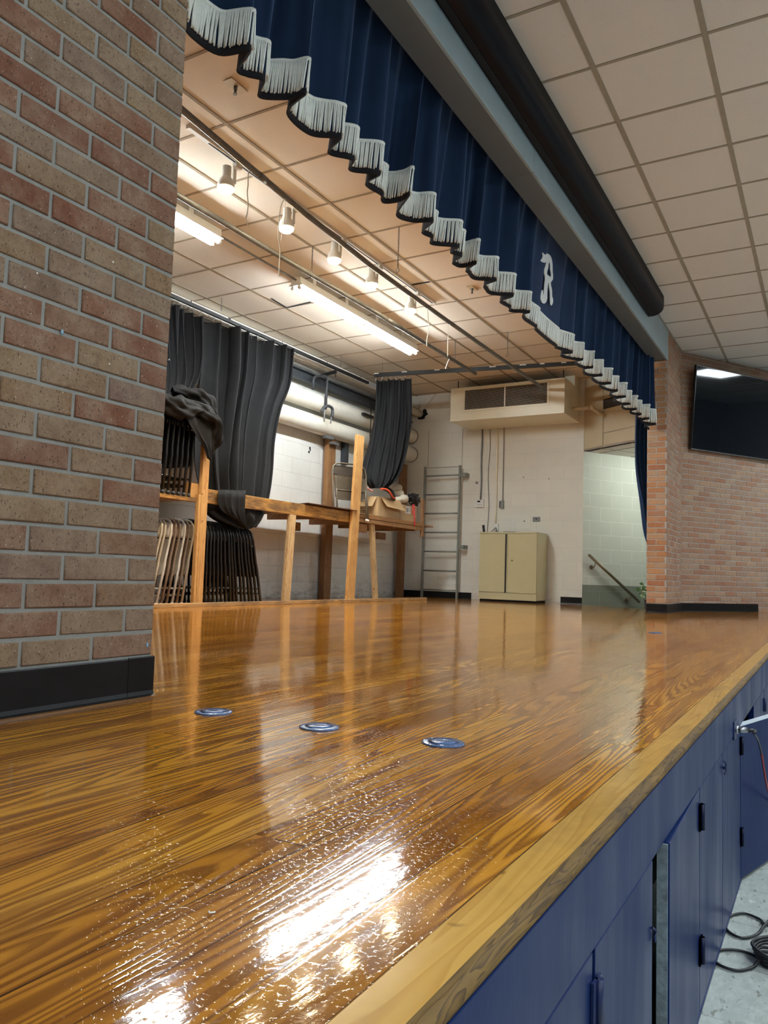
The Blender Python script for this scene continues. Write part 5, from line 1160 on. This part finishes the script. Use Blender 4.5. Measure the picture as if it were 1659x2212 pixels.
mb=MB(); mb.tube(spline(P,16),.0036,8); mb.build('red_section',M_CABLER,t)
z=ZH+.006
mb=MB(); mb.tube(spline([(-0.1055, 2.8458, -0.684),(-0.1789, 2.7457, -0.684),(-0.2056, 2.7775, -0.684),(-0.2519, 2.7936, -0.684),(-0.287, 2.7416, -0.684),(-0.2916, 2.6727, -0.684),(-0.2746, 2.6215, -0.684),(-0.2376, 2.604, -0.684),(-0.2019, 2.6565, -0.684),(-0.1837, 2.7223, -0.674),(-0.1358, 2.9481, -0.684)],70),.0042,8)
tag(mb.build('floor_cable',M_CABLE),'black cable looped once on the hall floor, upper of the two loops','cable','black cables on the hall floor')
mb=MB(); mb.tube(spline([(-0.0809, 2.4439, -0.684),(-0.1603, 2.4492, -0.684),(-0.1852, 2.4937, -0.684),(-0.2341, 2.5118, -0.684),(-0.2801, 2.4874, -0.684),(-0.2973, 2.4372, -0.684),(-0.2787, 2.3909, -0.684),(-0.2337, 2.3824, -0.684),(-0.1973, 2.4245, -0.684),(-0.1769, 2.4598, -0.672),(-0.1194, 2.5696, -0.684)],70),.0042,8)
tag(mb.build('floor_cable',M_CABLE),'black cable looped on the hall floor beside the coil, lower of the two loops','cable','black cables on the hall floor')
c=V((-0.1486, 2.5027, -0.684)); mb=MB()
for k in range(5): mb.tube([c+V((.040+.004*k)*math.cos(a*PI/12),(.052+.004*k)*math.sin(a*PI/12),.002+.008*k+.003*math.sin(a*.7+k)) for a in range(24)],.0042,6,closed=True)
tag(mb.build('cable_coil',M_CABLE),'coil of black cable on the hall floor at the right edge of the picture','cable')

# tiles sitting ajar in the stage ceiling, and paint blobs on the brick
for a,b in (((-5.2377, 6.7101, 3.29),(-4.8902, 6.6762, 3.29)),((-5.2156, 6.4001, 3.29),(-5.2425, 6.7079, 3.29)),((-3.663, 6.6991, 3.29),(-3.4537, 6.7014, 3.29))):
    mb=MB(); mb.bar((a[0],a[1],SCZ-.004),(b[0],b[1],SCZ-.004),.020,.004); struct(mb.build('trim_11',M_VOID))
for k,(q,c_) in enumerate((((-1.641, 1.5447, 0.1379),'b'),((-1.641, 1.21, 0.9267),'b'),((-1.641, 1.3582, 0.8838),'w'),((-1.641, 1.3498, 1.1575),'w'),((-1.641, 1.1309, 1.0479),'w'),((-1.641, 1.5663, 0.9492),'w'))):
    q=V(q); mb=MB(); mb.sphere((XP+.0005,q.y,q.z),.0045 if c_=='b' else .003,8,6,0,(.35,1.0,1.5 if c_=='b' else .8))
    o=mb.build('paint_blob',simple('blob_blue',(.22,.38,.50),.5) if c_=='b' else M_PAPER, bpy.data.objects['wall_left'])
